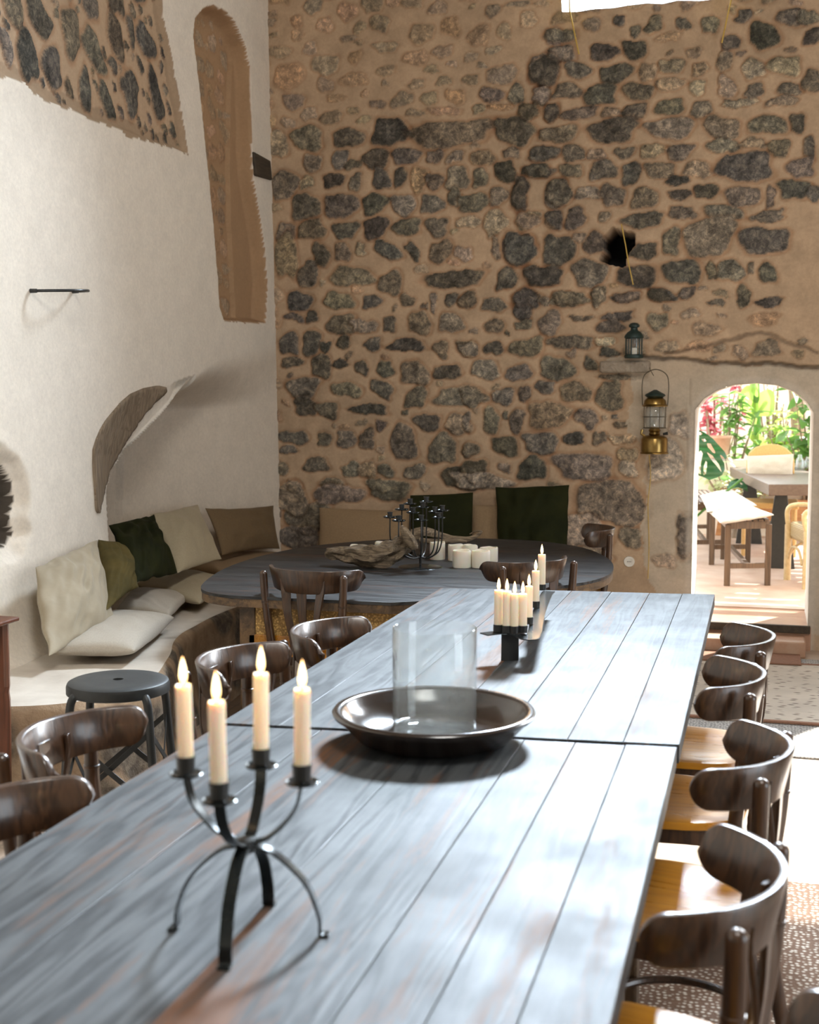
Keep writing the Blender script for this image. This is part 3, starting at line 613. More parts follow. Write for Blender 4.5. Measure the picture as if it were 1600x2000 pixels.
# ------------------------------------------------------------ big tables
def plank_table(name, label, xs, yn, yf, z, th, mat, legs, group=None):
    """xs: seams; yn/yf: (left, right) y of near and far edges"""
    t = thing(name, label, 'table', ((xs[0]+xs[-1])/2, (yn[0]+yf[0])/2, 0), 0, group)
    ox_, oy_ = t.location.x, t.location.y
    def ly(p, x): q = (x-xs[0])/(xs[-1]-xs[0]); return p[0]*(1-q)+p[1]*q
    b = MB(); r = random.Random(len(label))
    for i in range(len(xs)-1):
        a, c = xs[i]+.0006, xs[i+1]-.0006; dz = r.uniform(-.0008, .0008)
        j0, j1 = r.uniform(-.004, .004), r.uniform(-.004, .004)
        ny = 14; top = []
        poly = [(a-ox_, ly(yn, a)+j0-oy_), (c-ox_, ly(yn, c)+j0-oy_), (c-ox_, ly(yf, c)+j1-oy_), (a-ox_, ly(yf, a)+j1-oy_)]
        b.prism(poly, z-th+dz, z+dz)
    b.build('tabletop', mat, t, smooth=False, bevel=.0014)
    ap = MB(); w = xs[-1]-xs[0]; L = yf[0]-yn[0]; hx = w/2-.12; hy = L/2-.14
    for s in (-1, 1):
        ap.box((s*hx, 0, z-th-.05), (.03, 2*hy, .10)); ap.box((0, s*hy, z-th-.05), (2*hx, .03, .10))
    ap.build('apron', M['edge'], t, smooth=False, bevel=.003)
    for sx in (-1, 1):
        for sy in (-1, 1):
            l = MB(); l.box((sx*hx, sy*hy, (z-th)/2), (.075, .075, z-th)); l.build('leg', M['edge'], t, smooth=False, bevel=.006)
    return t
plank_table('dining_table', 'long dark blue-grey stained plank table in the foreground, carrying the four-armed candle holder',
            [-1.168, -.93, -.684, -.479, -.370, -.264, -.156], (.45, .50), (2.620, 2.712), .75, .042, M['table'], 1, 'dark plank dining tables')
plank_table('dining_table', 'pale-shining plank table behind the foreground one, carrying the row of seven candles',
            [-1.172, -1.03, -.86, -.677, -.53, -.389, -.27, -.152], (2.634, 2.726), (4.72, 4.83), .7515, .042, M['table'], 1, 'dark plank dining tables')
# oval-ended table at the back
OZ = .68
def ovaltab():
    t = thing('oval_table', 'low round-ended dark wooden table in the corner before the cushioned bench', 'table', (-1.48, 5.8, 0))
    pts = []
    P = [(-2.06, 4.745, 0), (-2.20, 4.82, 0), (-2.30, 5.02, 0), (-2.40, 5.5, 0), (-2.40, 6.0, 0), (-2.28, 6.45, 0), (-1.98, 6.82, 0), (-1.6, 6.98, 0), (-1.25, 6.98, 0), (-.92, 6.75, 0), (-.73, 6.35, 0), (-.65, 5.95, 0), (-.67, 5.62, 0), (-.80, 5.36, 0), (-1.02, 5.10, 0), (-1.22, 4.86, 0), (-1.38, 4.745, 0)]
    sp = spline(P, 96, closed=False)+[]
    poly = [(p.x+1.48, p.y-5.8) for p in sp]
    # planks running along X, clipped to the outline
    b = MB(); ys = [-1.06, -.80, -.52, -.26, 0, .27, .55, .80, 1.19]
    def clip(P, y, keep_above):
        out = []
        for i in range(len(P)):
            a, c = P[i], P[(i+1) % len(P)]; ia = (a[1] >= y) == keep_above; ic = (c[1] >= y) == keep_above
            if ia: out.append(a)
            if ia != ic: q = (y-a[1])/(c[1]-a[1]); out.append((a[0]+(c[0]-a[0])*q, y))
        return out
    for i in range(len(ys)-1):
        P2 = clip(clip(poly, ys[i]+.0012, True), ys[i+1]-.0012, False)
        if len(P2) > 2: b.prism(P2[::1], OZ-.012, OZ)
    b.build('tabletop', M['oval'], t, smooth=False)
    e = MB(); e.prism([(x*.997, y*.997) for x, y in poly], OZ-.046, OZ-.0121); e.build('edge_band', M['edge'], t, smooth=False)
    w = MB(); w.box((.06, -1.00, OZ-.105), (1.15, .02, .115)); w.build('woven_apron', M['burlap'], t, smooth=False)['label'] = 'golden woven straw panel under the table edge'
    r = MB(); r.box((.06, -1.0, OZ-.195), (1.15, .03, .065)); r.build('rail', M['seat'], t, smooth=False, bevel=.004)
    for x, y in ((-.52, -.98), (.56, -.95), (-.5, .75), (.45, .75)):
        l = MB(); l.box((x, y, (OZ-.046)/2), (.07, .07, OZ-.046)); l.build('leg', M['edge'], t, smooth=False, bevel=.005)
m, nt, bs = nodes('woven_straw'); v = coords(nt, (1, 1, 1))
vo = nt.nodes.new('ShaderNodeTexVoronoi'); vo.inputs['Scale'].default_value = 110; nt.links.new(v, vo.inputs['Vector'])
nt.links.new(ramp(nt, vo.outputs['Distance'], [(.1, (.80, .52, .18)), (.6, (.32, .19, .06))]), bs.inputs['Base Color']); bs.inputs['Roughness'].default_value = .6
bump(nt, bs, vo.outputs['Distance'], .6, .003); M['burlap'] = m
ovaltab()
# ------------------------------------------------------------ bentwood chair
def rail_pt(th, a=.203, d=.185, y0=-.245):
    return Vector((a*math.sin(th), y0+d*(1-math.cos(th)), 0))
def make_chair():
    t = thing('bentwood_chair', '', 'chair', (0, 0, 0))
    # seat
    P = []
    for k in range(40):
        th = 2*PI*k/40; c, s = math.cos(th), math.sin(th)
        x = math.copysign(abs(c)**.72, c)*.205; y = math.copysign(abs(s)**.72, s)*.195
        x *= 1+.10*(y/.195)*.5; P.append((x, y-.03))
    n = len(P); sv = []; sf = []
    rings = [(1.0, .444), (1.0, .456), (.985, .462), (.90, .464), (.6, .456), (.25, .452)]
    for q, z in rings: sv += [(x*q, (y+.03)*q-.03, z) for x, y in P]
    for i in range(len(rings)-1):
        for k in range(n): sf.append((i*n+k, i*n+(k+1) % n, (i+1)*n+(k+1) % n, (i+1)*n+k))
    sf += [tuple(range(n-1, -1, -1)), tuple((len(rings)-1)*n+k for k in range(n))]
    MB().add(sv, sf).build('seat', M['seat'], t)['label'] = 'amber varnished plywood seat'
    # seat frame ring
    fr = MB(); fv = []; ff = []
    for q, z in ((.985, .443), (.985, .408), (.89, .408), (.89, .443)): fv += [(x*q, (y+.03)*q-.03, z) for x, y in P]
    for i in range(4):
        for k in range(n): ff.append((i*n+k, i*n+(k+1) % n, ((i+1) % 4)*n+(k+1) % n, ((i+1) % 4)*n+k))
    fr.add(fv, ff).build('seat_frame', M['chair'], t)
    # front legs, turned and splayed
    for s in (-1, 1):
        l = MB(); l.tube([(s*.155, .115, .408), (s*.158, .12, .34), (s*.163, .13, .25), (s*.168, .14, .12), (s*.172, .15, 0)], [.021, .017, .019, .016, .012], 14); l.build('leg', M['chair'], t)
    # rear legs run up as back posts outside the rail
    for s in (-1, 1):
        P0 = spline([(s*.175, -.275, 0), (s*.165, -.225, .2), (s*.158, -.195, .42), (s*.168, -.215, .60), (s*.176, -.222, .70), (s*.180, -.224, .774)], 20)
        rr = lerpl([.013, .017, .018, .017, .016, .0155], len(P0)); 
        l = MB(); l.tube(P0, rr, 14); p = P0[-1]
        l.lathe([(.0155, 0), (.0150, .004), (.012, .009), (.007, .0125), (.001, .0138)], (p.x, p.y, p.z-.001), 14)
        l.lathe([(.0145, -.002), (.0185, 0), (.0185, .006), (.0145, .008)], (P0[14].x, P0[14].y, P0[14].z), 14)
        l.build('leg', M['chair'], t)
    # wide bent top rail
    rv = []; rf = []; NT = 44; TM = 1.38
    for i in range(NT+1):
        th = TM*math.sin(PI/2*(2*i/NT-1)); p = rail_pt(th); e = abs(th)/TM
        q = rail_pt(th+.01)-rail_pt(th-.01); q.normalize(); nn = Vector((q.y, -q.x, 0))
        d = (1-e)*.27
        endr = math.sqrt(max(0, 1-(1-d/.042)**2)) if d < .042 else 1
        hh = (.048-.006*e)*max(endr, .10); zc = .747+.006*e*e+.004
        for a, c in ((-.006, -1), (-.0075, -.93), (-.0075, .93), (-.005, 1), (.005, 1), (.0075, .93), (.0075, -.93), (.005, -1)):
            lean = .010*(c)
            rv.append(p+nn*(a+lean)+Vector((0, 0, zc+hh*c)))
    for i in range(NT):
        for k in range(8): rf.append((i*8+k, i*8+(k+1) % 8, (i+1)*8+(k+1) % 8, (i+1)*8+k))
    rf += [tuple(range(7, -1, -1)), tuple(NT*8+k for k in range(8))]
    MB().add(rv, rf).build('top_rail', M['chair'], t, angle=60)
    # three flat back slats, the outer two curving in to the seat
    for s in (-1, 0, 1):
        top = rail_pt(s*.40); pts = spline([(s*.048, -.212, .452), (s*.052, -.218, .52), (s*.066, -.232, .62), (s*.078+0, top.y+.008, .72), (s*.080, top.y+.006, .76)], 14)
        w = lerpl([.036, .033, .036, .046, .048] if s == 0 else [.030, .028, .032, .042, .044], len(pts))
        b = MB(); b.strap(pts, w, .008, (1, -s*.3, 0)); b.build('back_slat', M['chair'], t, bevel=.0015)
    # bent hoop stretcher
    hp_ = [Vector((.150*math.cos(a), -.045+.155*math.sin(a), .215+.0*math.sin(a))) for a in [2*PI*k/36 for k in range(36)]]
    b = MB(); b.tube(hp_, .009, 8, closed=True); b.build('stretcher', M['chair'], t)
    return t
proto = make_chair(); used = [False]
def dup(root, loc, rz, label, group=None):
    r = root.copy(); link(r); r.location = loc; r.rotation_euler = (0, 0, rz)
    r['label'] = label
    if group: r['group'] = group
    for ch in list(root.children):
        c = ch.copy(); link(c); c.parent = r
        for g_ in ch.children:
            d = g_.copy(); link(d); d.parent = c
    return r
def chair(x, y, deg, label, group):
    if not used[0]:
        used[0] = True; proto.location = (x, y, 0); proto.rotation_euler = (0, 0, math.radians(deg)); proto['label'] = label; proto['group'] = group
        return proto
    return dup(proto, (x, y, 0), math.radians(deg), label, group)
GR = 'bentwood chairs right of the plank tables'; GL = 'bentwood chairs left of the plank tables'; GO = 'bentwood chairs around the round-ended table'
def rc(tn, tf, label, grp, side=1):
    """near and far rail tips (world xy) -> chair"""
    tn = Vector(tn); tf = Vector(tf); mid = (tn+tf)/2; ax = (tf-tn).normalized()
    f = Vector((-ax.y, ax.x))*side                      # facing direction
    org = mid-f*(-.095); org = mid+f*(.095)
    # local tip line lies at y=-.095 (approx)
    ang = math.degrees(math.atan2(f.y, f.x))-90
    return chair(org.x, org.y, ang, label, grp)
rc((-.147, 1.70), (-.078, 2.11), 'dark bentwood chair nearest the camera whose whole curved back shows right of the foreground table', GR)
rc((-.115, 2.405), (-.060, 2.80), 'dark bentwood chair right of the joint between the two plank tables', GR)
rc((-.140, 3.075), (-.136, 3.48), 'third dark bentwood chair from the camera on the right, near tip almost touching the table', GR)
rc((-.117, 3.595), (-.105, 4.0), 'farthest dark bentwood chair along the right side, next to the doorway step', GR)
rc((.02, 1.13), (.045, 1.53), 'dark bentwood chair cut off by the bottom right corner, only the back tip showing', GR)
rc((-1.175, 1.65), (-1.165, 2.05), 'dark bentwood chair cut off by the left frame edge, below the other chairs', GL, -1)
rc((-1.308, 2.15), (-1.315, 2.57), 'dark bentwood chair in front of the round metal stool', GL, -1)
rc((-1.285, 2.93), (-1.262, 3.35), 'dark bentwood chair behind the candle flames, at the left end of the table joint', GL, -1)
rc((-1.19, 3.39), (-1.165, 3.79), 'farthest dark bentwood chair along the left side of the plank tables', GL, -1)
rc((-1.92, 4.885), (-1.515, 4.825), 'brown bentwood chair seen from behind at the left front of the round-ended table', GO)
rc((-1.115, 5.20), (-.83, 5.48), 'brown bentwood chair with its back to the camera behind the tall candle of the row', GO)
chair(-.98, 6.62, 100, 'dark bentwood chair standing side-on against the stone wall by the socket', GO)
# ------------------------------------------------------------ candles
def flame(parent, z, s=1.0, power=.35, tilt=(0, 0)):
    prof = [(.0005, 0), (.0032, .004), (.0050, .010), (.0052, .015), (.0042, .023), (.0024, .031), (.0004, .038)]
    b = MB(); b.lathe([(r*s, h*s) for r, h in prof], (0, 0, z+.004), 12); o = b.build('flame', M['flame'], parent)
    w = MB(); w.tube([(0, 0, z-.002), (.0005, 0, z+.007)], .0009, 6); w.build('wick', M['wick'], parent)
    lamp('flame_light', 'POINT', (0, 0, z+.018*s), None, power, (1, .55, .22), .008, parent=parent)
def taper(loc, h, r, label, group, s=1.0, power=.35, tilt=(0, 0)):
    t = thing('taper_candle', label, 'candle', loc, 0, group); t.rotation_euler = (tilt[0], tilt[1], 0)
    b = MB(); b.lathe([(r*.98, 0), (r, .004), (r*.98, h*.5), (r, h-.004), (r*.93, h), (r*.75, h-.0015), (r*.25, h-.005), (.0005, h-.005)], (0, 0, 0), 24)
    b.build('wax', M['wax'], t); flame(t, h-.005, s, power); return t
# ---- four-armed candelabrum
CX, CY = -.672, 1.592
cand = thing('candelabrum', 'black wrought-iron candle holder with four curved arms and four arched feet in the foreground', 'candle holder', (CX, CY, .75))
cup = [(363, 1492), (428, 1543), (510, 1476), (590, 1508)]
clab = ['ivory taper candle on the left arm of the foreground iron holder', 'ivory taper candle on the nearest, lowest-looking arm of the foreground iron holder', 'ivory taper candle on the rear arm of the foreground iron holder', 'ivory taper candle on the right arm of the foreground iron holder']
tops = [1338, 1370, 1315, 1345]
feet = [(345, 1815), (440, 1890), (525, 1770), (628, 1828)]
for i, (px, py) in enumerate(cup):
    q = at_z(px, py, .983); L = Vector((q.x-CX, q.y-CY, q.z-.75)); rad = Vector((L.x, L.y, 0)); d = rad.normalized()
    side = Vector((-d.y, d.x, 0))
    pts = spline([d*.006+Vector((0, 0, .132)), d*.026+Vector((0, 0, .137)), rad*.62+Vector((0, 0, .155)), rad*.90+Vector((0, 0, .185)), rad+Vector((0, 0, .222))], 24)
    b = MB(); b.strap(pts, .016, .004, side); arm = b.build('arm', M['gloss_iron'], cand, bevel=.0006)
    c = MB(); c.lathe([(.004, 0), (.0125, .001), (.0135, .024), (.0125, .024), (.0115, .005), (.002, .004)], L-Vector((0, 0, .012)), 20, cap=False); c.build('cup', M['iron'], arm)
    c = MB(); c.lathe([(.0008, 0), (.022, .0005), (.0235, .003), (.0225, .0035), (.021, .0015), (.0008, .0012)], L-Vector((0, 0, .016)), 24, cap=False); c.build('drip_pan', M['gloss_iron'], arm)
    base = L+Vector((CX, CY, .75))-Vector((0, 0, .006))
    f = at_y(px-3, tops[i], base.y); h = f.z-base.z
    taper(base, h, .0112, clab[i], 'tapers on the four-armed holder', 1.08, .55, tilt=(.0, -.015 if i in (0, 1) else .01))
for i, (px, py) in enumerate(feet):
    q = at_z(px, py, .75); L = Vector((q.x-CX, q.y-CY, 0)); d = L.normalized(); side = Vector((-d.y, d.x, 0))
    pts = spline([d*.010+Vector((0, 0, .128)), L*.38+Vector((0, 0, .118)), L*.78+Vector((0, 0, .078)), L*.97+Vector((0, 0, .030)), L*.99+Vector((0, 0, .004)), L*1.10+Vector((0, 0, .0025))], 28)
    b = MB(); b.strap(pts, .018, .004, side); b.build('foot', M['gloss_iron'], cand, bevel=.0006)
b = MB(); b.lathe([(.004, .118), (.0125, .119), (.0135, .128), (.0125, .137), (.004, .138)], (0, 0, 0), 20); b.build('hub', M['iron'], cand)
# ---- dish and glass cylinder
DX, DY = -.668, 2.628
b = MB(); b.lathe([(.001, .008), (.10, .008), (.150, .012), (.190, .045), (.197, .060), (.203, .066), (.215, .067), (.219, .062), (.216, .055), (.205, .048), (.165, .006), (.150, .001), (.001, .001)], (0, 0, 0), 72, cap=False)
dish = b.build('wooden_dish', M['dish'], angle=60); dish.location = (DX, DY, .7525)
tag(dish, 'wide shallow round dark wooden dish holding the glass cylinder, over the table joint', 'dish')
b = MB(); R = .0925; Hc = .225
b.lathe([(.001, .0), (R-.004, .0), (R, .004), (R, Hc-.002), (R-.0012, Hc), (R-.0024, Hc-.002), (R-.0024, .008), (R-.006, .006), (.001, .006)], (0, 0, 0), 72, cap=False)
gl = b.build('glass_cylinder', M['glass'], angle=60); gl.location = (DX-.012, DY+.055, .7613)
tag(gl, 'open clear glass hurricane cylinder standing in the dark dish', 'glass')
# ---- seven-candle holder
sh = thing('candle_holder', 'black iron strip holder on two plate feet carrying seven lit candles in a row', 'candle holder', (-.66, 3.45, .75))
O7 = Vector((-.66, 3.45, .75))
def pz(x, y, z): return at_z(x, y, z)-O7
strip = spline([at_z(945, 1240, .828)-O7, at_z(985, 1236, .828)-O7, at_z(1010, 1240, .826)-O7, at_z(1034, 1249, .824)-O7, at_z(1044, 1238, .826)-O7, at_z(1052, 1200, .828)-O7, at_z(1066, 1165, .829)-O7, at_z(1073, 1156, .832)-O7], 40)
b = MB(); b.strap(strip, [.05]*len(strip), .003, (1, .2, 0)); 
def ribbon(pts, w0, th):
    bb = MB(); vs = []; n = len(pts)
    for i, p in enumerate(pts):
        t = (pts[min(i+1, n-1)]-pts[max(i-1, 0)]); t.z = 0; t.normalize(); s = Vector((t.y, -t.x, 0))
        for a, c in ((-.5, 0), (.5, 0), (.5, th), (-.5, th)): vs.append(p+s*a*w0+Vector((0, 0, c)))
    fs = [(0, 1, 2, 3), tuple(4*(n-1)+k for k in (3, 2, 1, 0))]
    for i in range(n-1):
        for k in range(4): fs.append((i*4+k, i*4+(k+1) % 4, i*4+4+(k+1) % 4, i*4+4+k))
    return bb.add(vs, fs)
ribbon(strip, .040, .003).build('strip', M['gloss_iron'], sh, bevel=.0006)
for (xa, xb, yb, yt) in ((979, 1013, 1292, 1240), (1052, 1061, 1238, 1200)):
    p0, p1 = at_z(xa, yb, .75)-O7, at_z(xb, yb-1, .75)-O7
    f = MB(); dd_ = Vector((0, .004, 0)); tz = Vector((0, 0, .076))
    if xa > 1020: p1 = p0+Vector((.01, .05, 0))
    f.add([p0, p1, p1+tz, p0+tz, p0+dd_, p1+dd_, p1+tz+dd_, p0+tz+dd_], [(0, 1, 2, 3), (7, 6, 5, 4), (0, 4, 5, 1), (1, 5, 6, 2), (2, 6, 7, 3), (3, 7, 4, 0)]); f.build('foot', M['iron'], sh, smooth=False)
c7 = [(974, 1233, 1154, 18), (990, 1235, 1156, 17), (1005, 1236, 1161, 16), (1021, 1235, 1161, 17), (1033, 1218, 1146, 15), (1046, 1186, 1116, 15), (1058, 1152, 1084, 15)]
l7 = ['leftmost candle of the row of seven on the iron strip', 'second candle from the left in the row of seven', 'third candle from the left in the row of seven', 'fourth candle from the left in the row of seven', 'fifth candle in the row of seven, first to stand back from the front four', 'sixth candle in the row of seven, second farthest back', 'farthest and highest-looking candle of the row of seven']
for i, (px, pb, pt, w) in enumerate(c7):
    base = at_z(px, pb, .832); Zc = (base-ORG).dot(FW); r = w*Zc/F/2
    top = at_y(px, pt, base.y); h = top.z-base.z
    cp = MB(); cp.lathe([(.002, -.001), (r+.002, 0), (r+.0025, .020), (r+.0008, .020), (r+.0005, .003), (.002, .002)], base-O7, 16, cap=False); cp.build('cup', M['iron'], sh)
    taper(base+Vector((0, 0, .002)), h, r, l7[i], 'candles in the row of seven', .95, .22)
# ------------------------------------------------------------ cushions
def cushion(name, C, thick, mat, label, cat='cushion', group=None, seed=0, wr=.010, pinch=.05, power=.55, n=34, folds=0):
    TL, TR, BR, BL = [Vector(c) for c in C]; nrm = (TR-TL).cross(BL-TL).normalized()
    ctr = (TL+TR+BR+BL)/4; vs = {}; bm = bmesh.new()
    if nrm.dot(ORG-ctr) < 0: nrm = -nrm
    for sgn in (1, -1):
        for i in range(n+1):
            for j in range(n+1):
                u, v = i/n, j/n; ed = i in (0, n) or j in (0, n)
                if ed and sgn == -1: vs[(i, j, -1)] = vs[(i, j, 1)]; continue
                uu = .5+(u-.5)*(1-pinch*4*v*(1-v)); vv = .5+(v-.5)*(1-pinch*4*u*(1-u))
                p = TL*(1-uu)*(1-vv)+TR*uu*(1-vv)+BR*uu*vv+BL*(1-uu)*vv
                k = (math.sin(PI*u)**power)*(math.sin(PI*v)**power)
                q = Vector((u*3+seed*3.1, v*3, seed)); w = mnoise.noise(q*1.6)*.6+abs(mnoise.noise(Vector((u*6+v*3+seed, v*2-u*4, seed))))*-.9
                f = 0
                if folds: f = folds*math.sin((u*1.3+v*.7)*16+3*mnoise.noise(q))*k
                p = p+nrm*sgn*(thick/2*k*(1+.15*mnoise.noise(q)))+nrm*(wr*w*min(1, 6*min(u, 1-u, v, 1-v)+.1))+nrm*f
                p += mnoise.noise_vector(p*9+Vector((seed, 0, 0)))*wr*.35
                vs[(i, j, sgn)] = bm.verts.new(p-ctr)
    for sgn in (1, -1):
        for i in range(n):
            for j in range(n): bm.faces.new((vs[(i, j, sgn)], vs[(i+1, j, sgn)], vs[(i+1, j+1, sgn)], vs[(i, j+1, sgn)]))
    bmesh.ops.recalc_face_normals(bm, faces=bm.faces)
    me = bpy.data.meshes.new(name); bm.to_mesh(me); bm.free(); me.polygons.foreach_set('use_smooth', np.ones(len(me.polygons), bool)); me.materials.append(mat)
    o = link(bpy.data.objects.new(name, me)); o.location = ctr
    m = o.modifiers.new('s', 'SUBSURF'); m.levels = 1; m.render_levels = 1
    return tag(o, label, cat, group)
def XC(pts, xs): return [at_x(p[0], p[1], x) for p, x in zip(pts, xs)]
def ZC(pts, z): return [at_z(p[0], p[1], z) for p in pts]
def YC(pts, ys):
    c = [at_y(p[0], p[1], y) for p, y in zip(pts, ys)]
    for q in c[2:]: q.z = .455
    return c
cushion('throw_cushion', XC([(66, 1106), (188, 1050), (228, 1216), (92, 1286)], (-2.86, -2.92, -2.66, -2.60)), .15, M['beige'], 'large beige velvet cushion leaning on the white wall at the left end of the bench', seed=1, wr=.030, folds=.005)
cushion('throw_cushion', XC([(194, 1052), (232, 1062), (272, 1146), (208, 1196)], (-2.98, -3.00, -2.72, -2.66)), .15, M['olive'], 'olive-brown velvet cushion between the beige one and the dark green one', seed=2, wr=.02)
cushion('throw_cushion', XC([(212, 1022), (300, 1006), (348, 1118), (266, 1138)], (-3.10, -3.10, -2.80, -2.74)), .15, M['green'], 'dark green crumpled velvet cushion on the left bench beside the tall sand one', seed=3, wr=.032, folds=.007)
cushion('throw_cushion', XC([(292, 1004), (386, 984), (434, 1092), (346, 1122)], (-3.16, -3.16, -2.84, -2.80)), .13, M['sand'], 'plain sand-coloured cushion leaning in the niche beside the dark green one', seed=4, wr=.014)
cushion('throw_cushion', XC([(398, 992), (536, 986), (548, 1072), (432, 1086)], (-3.08, -2.99, -2.90, -2.95)), .13, M['brown'], 'brown cushion wedged into the corner below the plaster wall', seed=5, wr=.010, pinch=.09)
cushion('seat_cushion', ZC([(96, 1272), (205, 1196), (342, 1206), (262, 1272)], .485), .12, M['linen'], 'pale linen seat cushion under the large beige velvet cushion, nearest the camera', group='linen seat cushions on the bench', seed=6, wr=.006, power=.35, pinch=.03)
cushion('seat_cushion', ZC([(225, 1192), (262, 1150), (372, 1164), (330, 1204)], .485), .10, M['linen'], 'pale linen seat cushion with faint stripes at one corner, behind the nearest seat cushion', group='linen seat cushions on the bench', seed=7, wr=.006, power=.35, pinch=.03)
cushion('seat_cushion', ZC([(262, 1142), (330, 1112), (446, 1130), (392, 1180)], .490), .10, M['sand'], 'sand-coloured seat cushion on the bench left of the round-ended table', seed=8, wr=.006, power=.35, pinch=.03)
cushion('seat_cushion', ZC([(345, 1112), (440, 1082), (560, 1082), (470, 1128)], .485), .09, M['ochre'], 'tan seat cushion running into the bench corner', seed=9, wr=.004, power=.3, pinch=.01)
cushion('throw_cushion', YC([(622, 990), (806, 996), (800, 1068), (618, 1068)], (7.60, 7.60, 7.48, 7.48)), .13, M['ochre'], 'long tan cushion against the stone wall left of the many-armed candle holder', seed=10, wr=.004, pinch=.03)
cushion('throw_cushion', YC([(800, 966), (926, 960), (924, 1060), (802, 1066)], (7.60, 7.60, 7.46, 7.46)), .12, M['green'], 'flat dark green cushion behind the many-armed candle holder', seed=11, wr=.004, pinch=.02)
cushion('throw_cushion', YC([(918, 984), (980, 984), (985, 1064), (918, 1066)], (7.62, 7.62, 7.52, 7.52)), .09, M['ochre'], 'tan cushion half hidden between the two dark green ones', seed=12, wr=.004, pinch=.03)
cushion('throw_cushion', YC([(966, 950), (1114, 944), (1110, 1066), (972, 1070)], (7.60, 7.60, 7.42, 7.42)), .16, M['green'], 'big dark green velvet cushion rightmost against the stone wall', seed=13, wr=.028, pinch=.035, folds=.005)
# ------------------------------------------------------------ things on the oval table
OB = Vector((-1.53, 5.76, OZ))
many = thing('candelabrum', 'black wire candle holder with many empty cups on the round-ended table', 'candle holder', OB)
b = MB(); b.lathe([(.001, .012), (.03, .012), (.07, .006), (.10, .003), (.105, 0), (.001, 0)], (0, 0, 0), 40, cap=False); b.build('base_plate', M['gloss_iron'], many)
b = MB(); b.tube([(0, 0, .01), (0, 0, .06)], .006, 10); b.build('stem', M['iron'], many)
for px, py in [(762, 1012), (779, 1019), (785, 997), (801, 986), (807, 1003), (826, 993), (833, 982), (850, 1002), (864, 999), (857, 1013), (823, 1018)]:
    yy = 5.76+(1000-py)*.006; q = at_y(px, py, yy)-OB; rad = Vector((q.x, q.y, 0))
    pts = spline([Vector((0, 0, .05)), rad*.35+Vector((0, 0, .045)), rad*.82+Vector((0, 0, .075)), rad*.99+Vector((0, 0, .14)), Vector((q.x, q.y, q.z))], 24)
    b = MB(); b.tube(pts, .0033, 8); arm = b.build('arm', M['iron'], many)
    b = MB(); b.lathe([(.001, 0), (.028, .002), (.033, .006), (.032, .008), (.026, .004), (.001, .003)], q, 24, cap=False); b.build('drip_pan', M['gloss_iron'], arm)
    b = MB(); b.lathe([(.006, .002), (.011, .004), (.012, .026), (.014, .027), (.014, .029), (.010, .028), (.009, .006), (.002, .006)], q, 16, cap=False); b.build('cup', M['iron'], arm)
pil = [(898, 1110, 37, 33, 'front left of the white pillar candle cluster'), (935, 1110, 37, 33, 'front right of the white pillar candle cluster, beside the chair'), (887, 1096, 31, 31, 'uneven-rimmed, rear left of the white pillar candle cluster'),
       (915, 1097, 30, 31, 'in the middle of the rear row of the white candle cluster'), (951, 1099, 36, 28, 'rear right of the white candle cluster, partly behind the chair'), (851, 1094, 30, 34, 'tallest, seen through the wires of the many-armed holder'),
       (742, 1084, 28, 24, 'behind the big driftwood, nearer the wire holder'), (692, 1088, 26, 22, 'behind the big driftwood, at its left end')]
for k, (px, pb, w, h, lab) in enumerate(pil):
    p = at_z(px, pb, OZ); Zc = (p-ORG).dot(FW); r = w*Zc/F/2; p.y += r; H = h*Zc/F
    b = MB(); n0 = 28; r_ = random.Random(k); prof = [(r*.98, 0), (r, .004), (r, H*.5), (r, H-.006), (r*.94, H), (r*.84, H-.001), (r*.78, H-.012), (r*.3, H-.015), (.001, H-.015)]
    vs = []; 
    b.lathe(prof, (0, 0, 0), n0, cap=False)
    b.v = [(x, y, z+(.006*mnoise.noise(Vector((x*30+k, y*30, 0))) if z > H*.7 else 0)) for x, y, z in b.v]
    t = thing('pillar_candle', 'short white pillar candle, '+lab, 'candle', p, 0, 'white pillar candles on the round-ended table')
    b.build('wax', M['pillar_wax'], t); w_ = MB(); w_.tube([(0, 0, H-.016), (.001, 0, H-.006)], .001, 6); w_.build('wick', M['wick'], t)
b = MB()
dp = [at_y(*q) for q in [(640, 1090, 5.72), (665, 1092, 5.70), (700, 1094, 5.68), (738, 1096, 5.66), (768, 1088, 5.66), (788, 1072, 5.66), (800, 1058, 5.66)]]
sp = spline(dp, 42); b.tube(sp, lerpl([.018, .030, .042, .046, .046, .040, .022], len(sp)), 30, jit=.010, ridge=.24, seed=2)
sp = spline([at_y(*q) for q in [(806, 1078, 5.62), (800, 1064, 5.60), (790, 1048, 5.58), (783, 1037, 5.57)]], 16); b.tube(sp, lerpl([.030, .030, .022, .008], len(sp)), 20, flat=.6, jit=.006, ridge=.14)
sp = spline([at_y(*q) for q in [(700, 1082, 5.72), (735, 1080, 5.74), (775, 1074, 5.72), (800, 1070, 5.68)]], 16); b.tube(sp, lerpl([.008, .016, .018, .018], len(sp)), 16, jit=.006, ridge=.14, seed=5)
o = b.build('driftwood', M['drift'], angle=80); zmin = min(v.co.z for v in o.data.vertices); o.location.z = OZ+.001-zmin
tag(o, 'thick gnarled driftwood log lying in front on the round-ended table', 'driftwood')
b = MB()
sp = spline([at_y(*q) for q in [(800, 1052, 6.25), (812, 1046, 6.25), (830, 1042, 6.25), (860, 1050, 6.3), (885, 1055, 6.3), (915, 1056, 6.3), (932, 1050, 6.3), (940, 1042, 6.3), (930, 1041, 6.33), (918, 1046, 6.35)]], 60)
b.tube(sp, lerpl([.030, .026, .022, .018, .014, .012, .009, .006, .004, .003], len(sp)), 16, jit=.004, ridge=.12)
